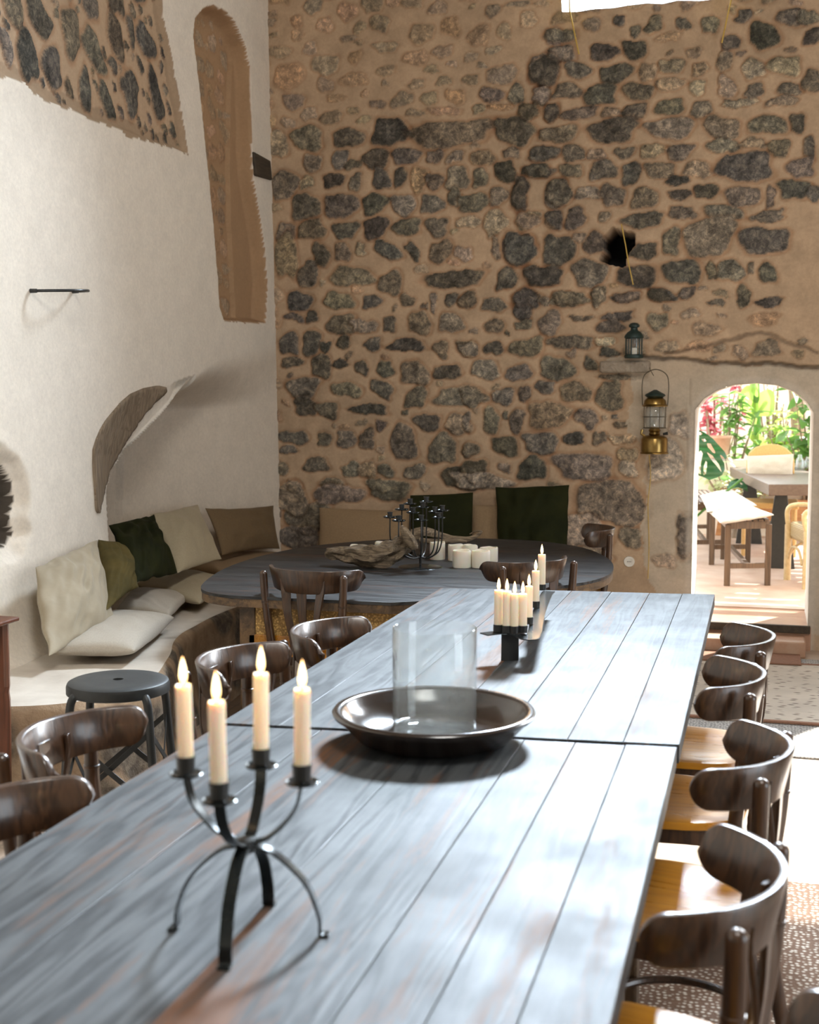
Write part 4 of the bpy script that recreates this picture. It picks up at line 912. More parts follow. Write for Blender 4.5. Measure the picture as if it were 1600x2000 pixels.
sp = spline([at_y(*q) for q in [(820, 1058, 6.22), (850, 1062, 6.22), (885, 1060, 6.22), (912, 1062, 6.22)]], 20); b.tube(sp, lerpl([.014, .013, .010, .005], len(sp)), 14, jit=.004, ridge=.12)
sp = spline([at_y(*q) for q in [(800, 1052, 6.25), (800, 1068, 6.2), (806, 1082, 6.18)]], 12); b.tube(sp, lerpl([.030, .024, .020], len(sp)), 14, jit=.004, ridge=.12)
o = b.build('driftwood', M['drift'], angle=80); zmin = min(v.co.z for v in o.data.vertices); o.location.z = OZ+.001-zmin
tag(o, 'long slender driftwood branch with a curled tip behind the wire candle holder', 'driftwood')
# ------------------------------------------------------------ stool, side table
S0 = Vector((-1.86, 3.44, 0)); SZ = .63
st = thing('metal_stool', 'round black metal stool with a small hole in its seat, in front of the bench', 'stool', S0)
b = MB(); b.lathe([(.016, -.004), (.016, .004), (.03, .003), (.10, .001), (.142, .002), (.150, -.002), (.154, -.012), (.154, -.032), (.150, -.034), (.149, -.014), (.13, -.008), (.03, -.006), (.016, -.004)], (0, 0, SZ), 56, cap=False)
b.build('seat', M['stool'], st)
for k in range(4):
    a = PI/4+.25+k*PI/2; d = Vector((math.cos(a), math.sin(a), 0))
    b = MB(); b.tube(spline([d*.10+Vector((0, 0, SZ-.015)), d*.152+Vector((0, 0, SZ-.03)), d*.168+Vector((0, 0, SZ-.09)), d*.178+Vector((0, 0, SZ-.2)), d*.225], 20), .0125, 12); leg = b.build('leg', M['stool'], st)
    f = MB(); f.lathe([(.016, 0), (.016, .018), (.0125, .02)], d*.225, 12); f.build('foot_cap', M['iron'], leg)
for k in range(4):
    a0 = PI/4+.25+k*PI/2; a1 = a0+PI/2; d0 = Vector((math.cos(a0), math.sin(a0), 0)); d1 = Vector((math.cos(a1), math.sin(a1), 0))
    b = MB(); b.strap([d0*.175+Vector((0, 0, SZ-.13)), (d0+d1)*.10+Vector((0, 0, SZ-.24)), d1*.20+Vector((0, 0, SZ-.36))], .016, .003, (0, 0, 1)); b.build('brace', M['stool'], st)
    b = MB(); b.strap([d1*.170+Vector((0, 0, SZ-.13)), (d0+d1)*.095+Vector((0, 0, SZ-.24)), d0*.20+Vector((0, 0, SZ-.36))], .016, .003, (0, 0, 1)); b.build('brace', M['stool'], st)
    b = MB(); b.tube([d0*.205+Vector((0, 0, .19)), d1*.205+Vector((0, 0, .19))], .006, 8); b.build('rung', M['stool'], st)
T0 = at_z(42, 1203, .75)
t = thing('side_table', 'small red-brown wooden table with turned legs cut off by the left frame edge', 'table', (T0.x-.30, T0.y-.24, 0))
b = MB(); b.box((0, 0, .7425), (.60, .46, .015)); b.build('tabletop', M['redwood'], t, smooth=False, bevel=.005)
b = MB(); 
for s in (-1, 1): b.box((s*.255, 0, .69), (.018, .40, .09)); b.box((0, s*.19, .69), (.51, .018, .09))
b.build('apron', M['redwood'], t, smooth=False)
for sx in (-1, 1):
    for sy in (-1, 1):
        b = MB(); b.lathe([(.026, .73), (.026, .52), (.023, .50), (.026, .47), (.024, .30), (.019, .1), (.015, 0)], (sx*.255, sy*.185, 0), 8); b.build('leg', M['redwood'], t, smooth=False)
# ------------------------------------------------------------ wall fittings
a, c = at_x(64, 568, -2.99), at_x(146, 569, -2.99)
hb = thing('iron_bar', 'thin dark curved iron handle mounted on the white plaster wall', 'handle', (a+c)/2)
o_ = (a+c)/2; X9 = Vector((.075, 0, 0)); 
b = MB(); b.tube(spline([a-o_-X9*.3, a-o_+X9*.5+(c-a)*.06, a-o_+X9*1.3+(c-a)*.28, a-o_+X9*1.7+(c-a)*.55, a-o_+X9*1.3+(c-a)*.85, a-o_+X9*.6+(c-a)*.99, c-o_-X9*.3], 40), .0065, 10); b.build('bar', M['iron'], hb)
for p in (a, c):
    b = MB(); b.tube([p-o_-Vector((.03, 0, 0)), p-o_+Vector((.018, 0, 0))], [.010, .009], 10); b.build('wall_plug', M['iron'], hb)
# dark lantern on the lintel ledge
lp = at_y(1238, 701, 7.615); lp.z += .004
ln = thing('lantern', 'small dark green metal lantern standing on the ledge above the brass one', 'lantern', lp)
b = MB(); b.lathe([(.052, 0), (.055, .006), (.055, .016), (.050, .022)], (0, 0, 0), 24); b.build('base', M['verdigris'], ln)
b = MB(); b.lathe([(.043, .022), (.043, .115)], (0, 0, 0), 24, cap=False); b.build('pane', M['glass'], ln)
for k in range(6):
    th = k*PI/3+.3; b = MB(); b.tube([(.047*math.cos(th), .047*math.sin(th), .018), (.047*math.cos(th), .047*math.sin(th), .12)], .004, 6); b.build('bar', M['verdigris'], ln)
b = MB(); b.lathe([(.050, .113), (.057, .120), (.055, .13), (.040, .150), (.024, .160), (.020, .168), (.020, .176), (.030, .180), (.032, .192), (.022, .202), (.008, .206)], (0, 0, 0), 24); b.build('cap', M['verdigris'], ln)
b = MB(); b.lathe([(.018, .022), (.018, .06)], (0, 0, 0), 14); b.build('candle_stub', M['pillar_wax'], ln)
# ledge stone under it
b = MB(); q0, q1 = at_y(1172, 704, YW-.05), at_y(1270, 704, YW-.05)
b.box(((q0.x+q1.x)/2, YW-.02, q0.z-.038), (q1.x-q0.x, .12, .07)); o = b.build('trim_4', simple('ledge_stone', (.42, .35, .27), (.26, .21, .16), .9, 12, 0, .8, .02), bevel=.014); tag(o, kind='structure')
# brass hurricane lantern
bp = at_y(1278, 886, 7.60)
bl = thing('hurricane_lantern', 'brass hurricane lantern hanging by its wire bail beside the arched doorway', 'lantern', bp)
b = MB(); b.lathe([(.082, 0), (.083, .006), (.077, .012), (.077, .085), (.070, .098), (.045, .108)], (0, 0, 0), 36); b.build('tank', M['brass'], bl)
b = MB(); b.lathe([(.028, .105), (.034, .115), (.030, .125), (.036, .135), (.030, .148), (.026, .155)], (0, 0, 0), 24); b.build('burner', M['brass'], bl)
b = MB(); b.lathe([(.050, .155), (.058, .18), (.060, .22), (.056, .265), (.048, .275), (.046, .273), (.054, .262), (.058, .22), (.056, .18), (.048, .156)], (0, 0, 0), 28, cap=False); b.build('globe', M['glass'], bl)
for k in range(4):
    th = k*PI/2+.5; c_, s_ = math.cos(th), math.sin(th); b = MB(); b.tube([(.066*c_, .066*s_, .15), (.068*c_, .068*s_, .278)], .0022, 6); b.build('guard_wire', M['wire'], bl)
for z in (.15, .215): b = MB(); b.tube([(.067*math.cos(2*PI*k/24), .067*math.sin(2*PI*k/24), z) for k in range(24)], .002, 6, closed=True); b.build('guard_ring', M['wire'], bl)
b = MB(); b.lathe([(.074, .275), (.076, .28), (.066, .288), (.062, .31), (.050, .322), (.045, .328)], (0, 0, 0), 32); b.build('chimney', M['brass'], bl)
b = MB(); b.lathe([(.044, .326), (.060, .338), (.056, .346), (.026, .362), (.008, .372)], (0, 0, 0), 32); b.build('cap', M['verdigris'], bl)
b = MB(); b.tube([(-.055, 0, .10), (-.076, 0, .115), (-.072, 0, .14)], .008, 8); b.build('spout', M['brass'], bl)
b = MB(); b.tube([(.05, -.02, .115), (.078, -.02, .12)], [.007, .010], 8); b.build('filler_cap', M['iron'], bl)
b = MB(); b.tube(spline([(-.072, 0, .28), (-.076, 0, .40), (-.060, 0, .462), (0, 0, .490), (.060, 0, .462), (.076, 0, .40), (.072, 0, .28)], 40), .0028, 8); b.build('bail', M['wire'], bl)
# cords and wires
def cordobj(pts, r, mat, label, cat='cord', name='cord', group=None):
    b = MB(); b.tube(pts, r, 8); return tag(b.build(name, mat), label, cat, group)
Yc = 7.60
cordobj([at_y(1111, -60, Yc), at_y(1113, 20, Yc), at_y(1131, 106, 7.66)], .0045, M['cord'], 'thin yellow cord hanging at the left end of the high window')
cordobj([at_y(1436, -60, Yc), at_y(1428, 0, Yc), at_y(1410, 84, 7.66)], .0045, M['cord'], 'thin yellow cord hanging below the right end of the high window')
cordobj([at_y(1214, 438, 7.66), at_y(1222, 478, 7.62), at_y(1228, 515, 7.64), at_y(1237, 556, 7.66)], .0035, M['cord'], 'short yellow cord crossing the black hole in the stone wall')
cordobj([at_y(1264, 704, 7.66), at_y(1270, 722, 7.62), at_y(1277, 734, 7.605)], .002, M['wire'], 'thin wire loop holding up the brass lantern', 'wire', 'wire')
cordobj(spline([at_y(1268, 888, 7.62), at_y(1271, 930, 7.67), at_y(1266, 985, 7.67), at_y(1268, 1060, 7.67), at_y(1266, 1130, 7.67)], 24), .0025, M['cord'], 'faint yellow cable running down the wall below the brass lantern', 'cable', 'cable')
so = at_y(1229, 1097, YW-.006)
s_ = thing('wall_socket', 'small round white socket low on the stone wall beside the side-on chair', 'socket', so)
b = MB(); b.lathe([(.001, 0), (.020, 0), (.022, .003), (.030, .004), (.033, 0), (.033, -.008)], (0, 0, 0), 24, cap=False)
b.v = [(x, -z, y) for x, y, z in b.v]; b.build('cover', M['white'], s_)
b = MB()
for x in (-.009, 0, .009): b.box((x, -.002, 0), (.004, .004, .004))
b.build('pin_hole', M['wick'], s_, smooth=False)
# ------------------------------------------------------------ rugs
def rugmat(name, c1, c2, sc, sx, sy, bmp=.5, thr=(.1, .5)):
    m, nt, bs = nodes(name); v = coords(nt, (sx, sy, 1)); vo = nt.nodes.new('ShaderNodeTexVoronoi'); vo.inputs['Scale'].default_value = sc; vo.inputs['Randomness'].default_value = .6
    nt.links.new(v, vo.inputs['Vector'])
    c = ramp(nt, vo.outputs['Distance'], [(thr[0], c1), (thr[1], c2)])
    c = mix(nt, 1.0, c, ramp(nt, noise(nt, v, 3, 4), [(.3, g(.8)), (.7, g(1.1))]), 'MULTIPLY')
    nt.links.new(c, bs.inputs['Base Color']); bs.inputs['Roughness'].default_value = .95
    bump(nt, bs, vo.outputs['Distance'], bmp, -.004); return m
def rug(x0, x1, y0, y1, z, mat, label, border=None):
    b = MB(); b.box((0, 0, 0), (x1-x0, y1-y0, .008)); r = b.build('rug', mat, smooth=False, bevel=.003); r.location = ((x0+x1)/2, (y0+y1)/2, z+.004)
    tag(r, label, 'rug')
    if border:
        for s in (-1, 1):
            e = MB(); e.box((0, s*((y1-y0)/2-.01), .003), (x1-x0+.004, .026, .009)); e.build('border', border, r, smooth=False)
    return r
R1 = rugmat('brown_woven_rug', (.55, .49, .41), (.14, .078, .046), 62, 1, 1, .5, (.12, .42))
R2 = rugmat('grey_pebbled_rug', (.62, .60, .56), (.25, .24, .23), 75, 1, 1, .6, (.1, .6))
R3 = rugmat('pale_dashed_rug', (.16, .12, .09), (.66, .59, .50), 26, .55, 1.2, .5, (.14, .30))
R4 = simple('rust_mat', (.30, .15, .09), (.22, .11, .07), .95, 60, 0, .5, .003)
rug(-2.0, 1.5, -.6, 3.97, 0, R1, 'brown woven rug with pale flecks under the nearest chairs')
rug(-.9, 1.6, 5.38, 7.40, 0, R2, 'grey pebble-textured rug showing around the edges of the pale one')
rug(-.75, 1.5, 5.90, 7.22, .0085, R3, 'pale rug with dark dashes and thin rust-coloured edges before the doorway', R4)
rug(-.42, .24, 7.16, 7.44, .018, R4, 'small rust-brown mat at the foot of the doorway step')
# ------------------------------------------------------------ outside
pm, nt, bs = nodes('garden_paving'); v = coords(nt)
nt.links.new(ramp(nt, noise(nt, v, 3, 5), [(.25, (.42, .26, .18)), (.55, (.56, .40, .30)), (.8, (.66, .54, .44))]), bs.inputs['Base Color']); bs.inputs['Roughness'].default_value = .5
o = slab('trim_5', [((0, 12.3, .05), (9, 8.1, .2))], pm)
GZ = .15
dk = wood('garden_bench_wood', (.06, .035, .02), (.14, .085, .05), (.25, .17, .10), .5, 2, .6)
def outbench(fl, fr, bl, br, ztop, label):
    fl, fr, bl, br = [Vector(p) for p in (fl, fr, bl, br)]; c = (fl+fr+bl+br)/4; c.z = GZ
    t = thing('slatted_bench', label, 'bench', c, 0, 'dark wooden slatted garden benches'); H = ztop-GZ
    for p in (fl, fr, bl, br):
        b = MB(); q = p-c; b.box((q.x, q.y, H/2-.02), (.042, .042, H-.04)); b.build('leg', dk, t, smooth=False, bevel=.003)
    for a, d in ((fl, fr), (bl, br)):
        for z, w in ((H-.045, .05), (.14, .035)):
            b = MB(); b.strap([a-c+Vector((0, 0, z)), d-c+Vector((0, 0, z))], w, .022, (0, 0, 1)); b.build('rail', dk, t, smooth=False)
    for a, d in ((fl, bl), (fr, br)):
        b = MB(); b.strap([a-c+Vector((0, 0, H-.045)), d-c+Vector((0, 0, H-.045))], .05, .022, (0, 0, 1)); b.build('rail', dk, t, smooth=False)
    b = MB(); b.strap([(fl+fr)/2-c+Vector((0, 0, .14)), (bl+br)/2-c+Vector((0, 0, .14))], .03, .03, (0, 0, 1)); b.build('stretcher', dk, t, smooth=False)
    for k in range(7):
        u = (k+.5)/7; p = fl*(1-u)+fr*u-c; q = bl*(1-u)+br*u-c; d = (q-p).normalized()*.05
        b = MB(); b.strap([p-d+Vector((0, 0, H-.008)), q+d+Vector((0, 0, H-.008))], .030, .014, (1, 0, 0)); b.build('seat_slat', dk, t, smooth=False)
    return t
z3 = lambda x, y: at_z(x, y, GZ)
a1, a2 = z3(1420, 1144), z3(1499, 1143); dv = z3(1390, 1103)-a1
outbench(a1, a2, a1+dv*1.0, a2+dv*1.0, .62, 'slatted wooden garden bench nearest the doorway with linen pads on it')
b1 = a1+dv*1.25+Vector((-.16, 0, 0)); b2 = b1+(a2-a1)
outbench(b1, b2, b1+dv*1.1, b2+dv*1.1, .62, 'second slatted garden bench farther out, mostly hidden by the door jamb')
def padz(c, z, **k): return [at_z(*q, z) for q in c]
cushion('bench_pad', padz([(1382, 1000), (1460, 985), (1515, 1006), (1405, 1022)], .655), .06, M['linen'], 'crumpled white linen pad at the near end of the garden bench', 'cushion', seed=21, wr=.012, power=.3, n=24)
cushion('bench_pad', padz([(1366, 968), (1428, 955), (1482, 988), (1380, 1002)], .670), .06, M['linen'], 'second white linen pad farther along the garden bench', 'cushion', seed=22, wr=.012, power=.3, n=24)
# garden table
GT = .81
tb = thing('garden_table', 'long thick-topped garden table on black tapered pedestals outside the doorway', 'table', (.1, 10, GZ))
na, nb_, fa = at_z(1502, 946, GT), at_z(1566, 946, GT), at_z(1426, 912, GT)
nb_ = na+(nb_-na).normalized()*.60; fb_ = nb_+(fa-na)
b = MB(); O = Vector((.1, 10, GZ)); b.prism([(p.x-O.x, p.y-O.y) for p in (na, nb_, fb_, fa)], GT-GZ-.085, GT-GZ)
gt = simple('garden_table_wood', (.13, .085, .06), (.09, .055, .04), .38, 8, stretch=(5, .5, 5)); b.build('tabletop', gt, tb, smooth=False, bevel=.004)
for k in (.10, .82):
    m0 = na*(1-k)+fa*k; m1 = nb_*(1-k)+fb_*k; c = m0*.78+m1*.22; c2 = m0*.35+m1*.65
    for cc in (c,):
        b = MB(); cx, cy = c.x-O.x, c.y-O.y; w0, w1 = .115, .045; hz = GT-GZ-.085
        b.add([(cx-w0, cy-.05, 0), (cx+w0, cy-.05, 0), (cx+w0, cy+.05, 0), (cx-w0, cy+.05, 0), (cx-w1, cy-.04, hz), (cx+w1, cy-.04, hz), (cx+w1, cy+.04, hz), (cx-w1, cy+.04, hz)], [(0, 3, 2, 1), (4, 5, 6, 7), (0, 1, 5, 4), (1, 2, 6, 5), (2, 3, 7, 6), (3, 0, 4, 7)])
        b.build('pedestal', M['iron'], tb, smooth=False, bevel=.004)
# low orange wooden bench beyond the table
wm_ = wood('orange_garden_wood', (.30, .12, .04), (.48, .22, .08), (.55, .3, .12), .5, 0, .6)
q = z3(1480, 1045); lb = thing('plank_bench', 'orange-brown plank bench standing behind the garden table pedestal', 'bench', (q.x+.2, q.y, GZ))
b = MB(); b.box((0, 0, .42), (1.1, .34, .05)); b.build('seat', wm_, lb, smooth=False, bevel=.004)
b = MB(); b.box((0, -.10, .24), (1.0, .03, .22)); b.build('front_board', wm_, lb, smooth=False)
for s in (-1, 1):
    b = MB(); b.strap([(s*.50, 0, .40), (s*.56, 0, 0)], .30, .05, (0, 1, 0)); b.build('leg', wm_, lb, smooth=False)
# wicker armchair
wk = simple('pale_rattan', (.55, .42, .22), (.42, .30, .15), .5, 40, bd=.002)
m, nt, bs = nodes('wicker_weave'); v = coords(nt); wv = nt.nodes.new('ShaderNodeTexWave'); wv.inputs['Scale'].default_value = 28; wv.bands_direction = 'Z'; nt.links.new(v, wv.inputs['Vector'])
wv2 = nt.nodes.new('ShaderNodeTexWave'); wv2.inputs['Scale'].default_value = 22; wv2.bands_direction = 'DIAGONAL'; nt.links.new(v, wv2.inputs['Vector'])
mm = mix(nt, .5, wv.outputs[0], wv2.outputs[0]); nt.links.new(ramp(nt, mm, [(.25, (.18, .12, .05)), (.6, (.52, .40, .21))]), bs.inputs['Base Color']); bump(nt, bs, mm, .7, .006); wk2 = m
A0 = Vector((.50, 9.40, GZ)); ac = thing('wicker_armchair', 'pale rattan armchair half cut by the right doorway edge', 'chair', A0, .22)
def lg(pts, r, nm, seg=10, mat=wk):
    b = MB(); b.tube([Vector(p) for p in pts], r, seg); return b.build(nm, mat, ac)
for x, y in ((-.26, .20), (-.24, -.24), (.24, .22), (.24, -.22)):
    lg([(x, y, 0), (x, y, .40)], .025, 'leg')
lg(spline([(-.26, .20, .38), (-.27, .20, .50), (-.22, .18, .545), (-.05, .20, .545), (.18, .22, .58)], 20), .017, 'arm')
lg(spline([(-.24, -.24, .38), (-.27, -.26, .50), (-.22, -.27, .545), (-.02, -.26, .555), (.18, -.22, .60)], 20), .017, 'arm')
b = MB(); b.box((0, 0, .36), (.50, .46, .13)); b.build('seat', wk2, ac, bevel=.03)
bk = []; 
b = MB(); vs = []; nA, nB = 18, 10
for i in range(nA+1):
    th = -1.25+2.5*i/nA
    for j in range(nB+1):
        z = .38+.50*(j/nB)*(1-.25*abs(th/1.25)**2); vs.append((.02+.26*math.cos(th)+.06*j/nB, .27*math.sin(th), z))
fs = [(i*(nB+1)+j, (i+1)*(nB+1)+j, (i+1)*(nB+1)+j+1, i*(nB+1)+j+1) for i in range(nA) for j in range(nB)]
o = b.add(vs, fs).build('backrest', wk2, ac); sm = o.modifiers.new('t', 'SOLIDIFY'); sm.thickness = .02
lg([(.02+.26*math.cos(t_)+.06, .27*math.sin(t_), .38+.50*(1-.25*abs(t_/1.25)**2)) for t_ in [-1.25+2.5*i/18 for i in range(19)]], .02, 'back_rim')
for s in (-1, 1): lg(spline([(-.255, s*.22, .14), (-.20, s*.22, .24), (-.10, s*.22, .29)], 8), .010, 'brace')
lg(spline([(-.26, -.20, .16), (-.26, -.10, .25), (-.26, .08, .25), (-.26, .18, .16)], 12), .010, 'brace')
c0 = A0+Vector((-.02, 0, .48))
cushion('armchair_cushion', [c0+Vector(p) for p in ((-.20, .18, -.01), (.16, .18, .02), (.16, -.20, .02), (-.20, -.20, -.01))], .11, M['linen'], 'grey-white cushion lying in the rattan armchair', 'cushion', seed=31, n=20)
# cane chair at the far end of the table
fc = at_y(1504, 935, 11.3); fo = Vector((fc.x, 11.3, GZ)); cn = thing('cane_chair', 'cane chair with round-topped tan back at the far end of the garden table', 'chair', fo)
def px2(x, y): p = at_y(x, y, 11.3)-fo; return (p.x, p.z)
cane = simple('tan_cane', (.55, .34, .12), (.45, .26, .08), .5, 80, bd=.002)
ol = [px2(*q) for q in [(1458, 900), (1463, 885), (1475, 874), (1490, 869), (1506, 867), (1522, 869), (1537, 876), (1548, 887), (1552, 900), (1552, 945), (1458, 945)]]
b = MB(); n = len(ol); b.add([(x, 0, z) for x, z in ol]+[(x, .04, z) for x, z in ol], [tuple(range(n)), tuple(range(2*n-1, n-1, -1))]+[(i, (i+1) % n, n+(i+1) % n, n+i) for i in range(n)]); b.build('backrest', cane, cn, bevel=.008)
zs = .42; b = MB(); b.box((0, -.24, zs), (.46, .46, .05)); b.build('seat', cane, cn, bevel=.01)
for x, y in ((-.2, -.02), (.2, -.02), (-.2, -.44), (.2, -.44)):
    b = MB(); b.tube([(x, y, 0), (x, y, zs)], .018, 8); b.build('leg', cane, cn)
cushion('back_cushion', [at_y(x, y, 11.2) for x, y in ((1457, 890), (1552, 886), (1550, 935), (1459, 936))], .09, M['linen'], 'white cushion hung over the round-backed cane chair', 'cushion', seed=32, n=20, pinch=.02)
# bottles on the garden table
wg = glass('frosted_glass', (.95, .97, .97), .25)
for (x, y, h, lab) in ((1562, 916, .13, 'left white glass bottle on the garden table'), (1578, 914, .10, 'middle white glass jar on the garden table'), (1592, 915, .12, 'right white glass jar on the garden table')):
    p = at_z(x, y, GT); b = MB(); b.lathe([(.001, 0), (.034, 0), (.036, .01), (.036, h*.6), (.020, h*.78), (.018, h), (.015, h), (.016, h*.78), (.031, h*.58), (.031, .012), (.001, .008)], (0, 0, 0), 18, cap=False)
    o = b.build('glass_bottle', wg); o.location = p+Vector((0, 0, .001)); tag(o, lab, 'bottle', 'white glassware on the garden table')
b = MB()
for k in range(13): b.box((.2, 10.9+k*.215, 2.9), (4.2, .15, .03))
for x in (-1.8, 2.2): b.box((x, 12.1, 2.83), (.08, 2.9, .12))
tag(b.build('shade_pergola', dk, smooth=False), kind='structure')  # unseen slatted pergola added to shade the near patio
# ---- planting
def leafmat(name, c, tr=.5):
    m, nt, bs = nodes(name); f = noise(nt, coords(nt), 9, 3)
    nt.links.new(ramp(nt, f, [(.3, tuple(x*.7 for x in c)), (.7, c)]), bs.inputs['Base Color']); bs.inputs['Roughness'].default_value = .45
    tl = nt.nodes.new('ShaderNodeBsdfTranslucent'); tl.inputs[0].default_value = (*[min(1, x*1.6) for x in c], 1); ms = nt.nodes.new('ShaderNodeMixShader'); ms.inputs[0].default_value = tr
    nt.links.new(bs.outputs[0], ms.inputs[1]); nt.links.new(tl.outputs[0], ms.inputs[2]); nt.links.new(ms.outputs[0], nt.nodes['Material Output'].inputs[0]); return m
LF = {'lime': leafmat('lime_leaf', (.32, .46, .10)), 'mid': leafmat('mid_leaf', (.16, .30, .08)), 'dark': leafmat('dark_leaf', (.018, .075, .022), .25), 'red': leafmat('red_leaf', (.50, .14, .17)), 'pale': leafmat('pale_leaf', (.55, .60, .36))}
def leaf(mb, base, d, L, w, droop, r):
    d = Vector(d).normalized(); side = d.cross(Vector((0, 0, 1)))
    if side.length < .05: side = Vector((1, 0, 0))
    side.normalize(); side = (side*math.cos(r)+d.cross(side)*math.sin(r)).normalized(); up = side.cross(d)
    n = 6; vs = []
    for i in range(n+1):
        u = i/n; ww = w*math.sin(PI*min(.98, u*.9+.06))**.8*(1-.3*u); c = Vector(base)+d*L*u-Vector((0, 0, 1))*droop*L*u*u
        vs += [c-side*ww/2+up*.12*ww, c, c+side*ww/2+up*.12*ww]
    fs = []
    for i in range(n): a = i*3; fs += [(a, a+1, a+4, a+3), (a+1, a+2, a+5, a+4)]
    mb.add(vs, fs)
def shrub(x, y, h, spread, nl, L, w, mat, label, name='garden_shrub', z0=GZ, cat='plant', low=.25, seed=0):
    r = random.Random(seed); t = thing(name, label, cat, (x, y, z0))
    st_ = MB(); fo_ = MB()
    ns = max(4, nl//14)
    for s in range(ns):
        a = r.uniform(0, 6.28); rad = r.uniform(.1, 1)*spread; top = Vector((math.cos(a)*rad, math.sin(a)*rad*.6, h*r.uniform(.6, 1)))
        pts = spline([(r.uniform(-.04, .04), r.uniform(-.04, .04), 0), top*.5+Vector((0, 0, .1*h)), top], 10); st_.tube(pts, lerpl([.014, .005], len(pts)), 6)
        for k in range(nl//ns):
            u = r.uniform(low, 1); p = pts[min(len(pts)-1, int(u*len(pts)))]; th = r.uniform(0, 6.28)
            leaf(fo_, p, (math.cos(th), math.sin(th), r.uniform(-.3, .7)), L*r.uniform(.6, 1.2), w*r.uniform(.7, 1.2), r.uniform(.1, .6), r.uniform(-.6, .6))
    st_.build('stem', M['timber'], t); fo_.build('foliage', mat, t, angle=180)
# big monstera leaf
mo = at_y(1372, 1000, 9.35); mt = thing('monstera_plant', 'dark green monstera with a large split leaf left of the garden benches', 'plant', (mo.x-.35, 9.5, GZ))
def monstera(pxs, holes, Y, mat, parent, nm='leaf'):
    P = [(at_y(*q, Y).x, at_y(*q, Y).z) for q in pxs]; H = [[(at_y(*q, Y).x, at_y(*q, Y).z) for q in hh] for hh in holes]
    st_ = .006; xs = [p[0] for p in P]; zs_ = [p[1] for p in P]
    X, Z = np.meshgrid(np.arange(min(xs)-st_, max(xs)+2*st_, st_), np.arange(min(zs_)-st_, max(zs_)+2*st_, st_), indexing='ij')
    X2, Z2 = X.copy(), Z.copy()
    for Q in [P]+H:
        d, bx, by = nearest(Q, X, Z); k = d < st_*.7; X2 = np.where(k, bx, X2); Z2 = np.where(k, by, Z2)
    cu = (X[1:, 1:]+X[:-1, :-1])/2; cv = (Z[1:, 1:]+Z[:-1, :-1])/2; ins = inpoly(P, cu, cv)
    for Q in H: ins &= ~inpoly(Q, cu, cv)
    mb = MB(); idx = {}
    loc = parent.location; x0 = min(xs); x1 = max(xs)
    def gv(i, j):
        if (i, j) not in idx:
            idx[(i, j)] = len(mb.v); x, z = X2[i, j], Z2[i, j]; q = (x-x0)/(x1-x0)
            mb.v.append((x-loc.x, Y+.10*(q-.5)**2*4*.5+.02*math.sin(z*60)-loc.y, z-loc.z))
        return idx[(i, j)]
    for i, j in np.argwhere(ins): mb.f.append((gv(i, j), gv(i+1, j), gv(i+1, j+1), gv(i, j+1)))
    return mb.build(nm, mat, parent, angle=180)
def z3p(pts): return [(1330+x*.26, 720+y*.26) for x, y in pts]
monstera(z3p([(60, 430), (120, 450), (180, 480), (240, 525), (290, 580), (330, 630), (345, 665), (335, 685), (318, 665), (290, 640), (300, 665), (325, 710), (330, 760), (310, 800), (270, 820), (215, 838), (170, 815), (130, 800), (60, 800)]),
         [z3p([(122, 480), (150, 475), (165, 490), (145, 502)]), z3p([(155, 530), (180, 528), (195, 545), (170, 550)]), z3p([(120, 640), (150, 615), (165, 640), (150, 720), (150, 795), (128, 780), (118, 700)]), z3p([(172, 800), (170, 740), (188, 690), (198, 700), (190, 790)]), z3p([(196, 560), (225, 562), (250, 610), (262, 640), (240, 632), (205, 590)]), z3p([(190, 625), (240, 655), (285, 720), (308, 780), (285, 755), (235, 690)])], 9.35, LF['dark'], mt)
monstera(z3p([(345, 890), (375, 845), (425, 825), (470, 850), (500, 885), (505, 930), (470, 905), (430, 890), (390, 900), (350, 912)]), [z3p([(440, 850), (470, 870), (450, 872)])], 10.9, LF['dark'], mt)
monstera(z3p([(290, 830), (310, 808), (350, 800), (380, 830), (330, 845)]), [], 10.6, LF['mid'], mt)
b = MB(); l0 = mt.location; b.tube(spline([(0, 0, 0), (.05, .05, .45), at_y(1345, 850, 9.4)-l0], 12), .012, 8); b.tube(spline([(0, 0, 0), (.2, .8, .3), at_y(1450, 935, 10.9)-l0], 12), .010, 8); b.build('stem', LF['mid'], mt)
# drooping banana-like leaf and tree trunk further back
bn = thing('banana_plant', 'bright lime-green broad-leaved plant behind the garden table', 'plant', (at_y(1475, 800, 13.2).x, 13.2, GZ))
b = MB(); b.tube([(0, 0, 0), (.03, 0, .9), (.0, 0, 1.5)], [.05, .04, .03], 12); b.build('stem', LF['mid'], bn)
b = MB(); lo = bn.location
for (x0_, y0_, x1_, y1_, w, dr) in ((1478, 778, 1440, 785, .34, .05), (1478, 775, 1510, 800, .34, .2), (1474, 790, 1476, 830, .30, 0), (1470, 740, 1480, 775, .12, 0), (1462, 845, 1500, 870, .12, .05)):
    p = at_y(x0_, y0_, 13.2)-lo; q_ = at_y(x1_, y1_, 13.1)-lo; leaf(b, p, q_-p, (q_-p).length, w, dr, 1.2)
b.build('leaf', LF['lime'], bn, angle=180)
cx = lambda x, Y: at_y(x, 850, Y).x
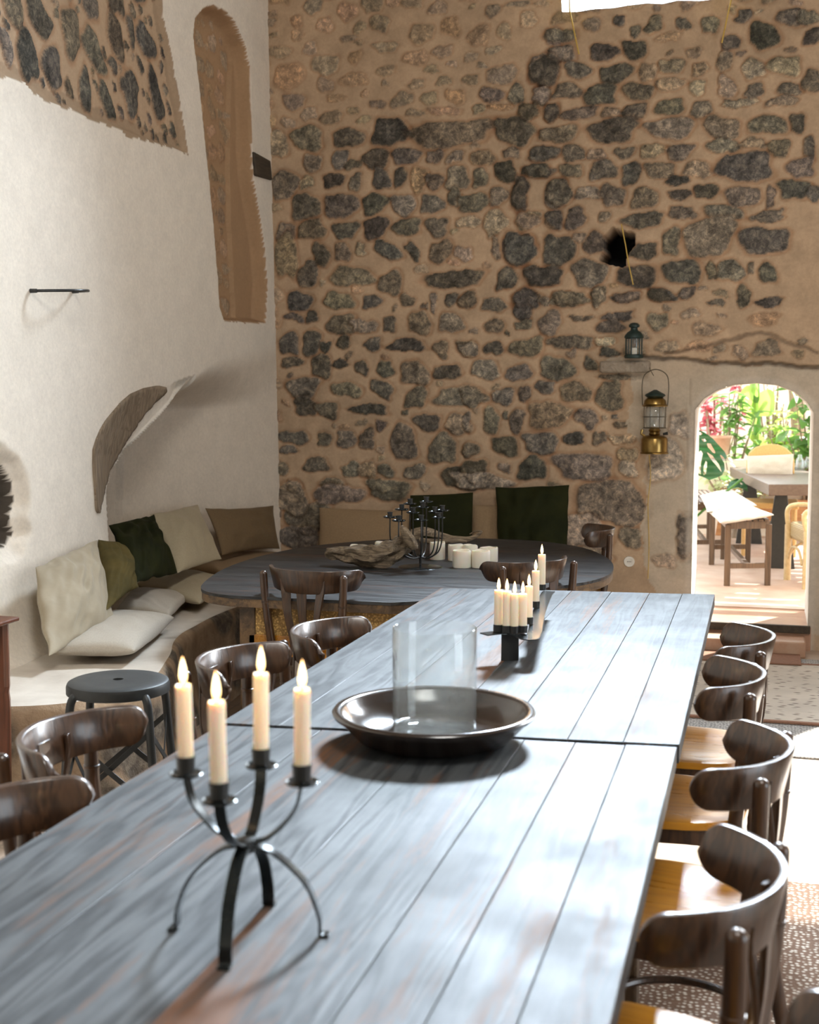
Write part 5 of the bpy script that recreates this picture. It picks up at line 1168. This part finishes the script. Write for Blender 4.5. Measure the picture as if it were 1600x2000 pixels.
shrub(cx(1400, 13.6), 13.6, 1.62, .34, 240, .10, .07, LF['red'], 'red-leaved flowering shrub at the upper left of the garden view', name='red_shrub', low=.72, seed=1)
shrub(cx(1428, 13.0), 13.0, 1.35, .30, 130, .16, .06, LF['mid'], 'mid-green narrow-leaved shrub right of the red-leaved one', low=.6, seed=2)
shrub(cx(1512, 13.9), 13.9, 1.75, .50, 420, .09, .045, LF['pale'], 'pale fine-leaved bush filling the back of the garden', low=.3, seed=3)
shrub(cx(1545, 12.9), 12.9, 1.2, .40, 190, .13, .07, LF['lime'], 'lime-green bush behind the cane chair', low=.5, seed=4)
shrub(cx(1590, 12.4), 12.4, 1.5, .35, 170, .22, .11, LF['mid'], 'broad-leaved green plant at the right edge of the doorway view', low=.45, seed=5)
shrub(cx(1440, 12.2), 12.2, .75, .45, 200, .12, .05, LF['pale'], 'low pale plant behind the benches', low=.3, seed=6)
b = MB(); tx = cx(1556, 13.4); b.tube(spline([(0, 0, 0), (.03, 0, .8), (-.02, 0, 1.6), (.05, 0, 2.8)], 16), .075, 14, jit=.006, seed=3); t = thing('garden_tree', 'slender tree trunk at the right of the garden view', 'tree', (tx, 13.4, GZ)); b.build('trunk', M['timber'], t)
b = MB(); r = random.Random(3)
for k in range(260): leaf(b, (r.gauss(0, .6), r.gauss(0, .5), 2.6+r.gauss(0, .4)), (r.uniform(-1, 1), r.uniform(-1, 1), r.uniform(-.5, .5)), .16, .08, .3, r.uniform(-1, 1))
b.build('crown', LF['lime'], t, angle=180)
p = at_y(1403, 868, 12.6); b = MB(); b.lathe([(.09, 0), (.12, .18), (.13, .19), (.13, .21), (.11, .21), (.10, .03)], (0, 0, 0), 24); o = b.build('terracotta_pot', tm); o.location = (p.x, 12.6, .87); tag(o, 'terracotta pot on the low garden wall below the red-leaved shrub', 'pot')
gw = simple('limewashed_wall', (.70, .62, .52), (.6, .52, .42), .9, 4)
slab('trim_6', [((0, 12.6, .5), (7, .35, .70))], gw)
slab('wall_garden', [((0, 15.2, .9), (9, .3, 1.7))], gw)
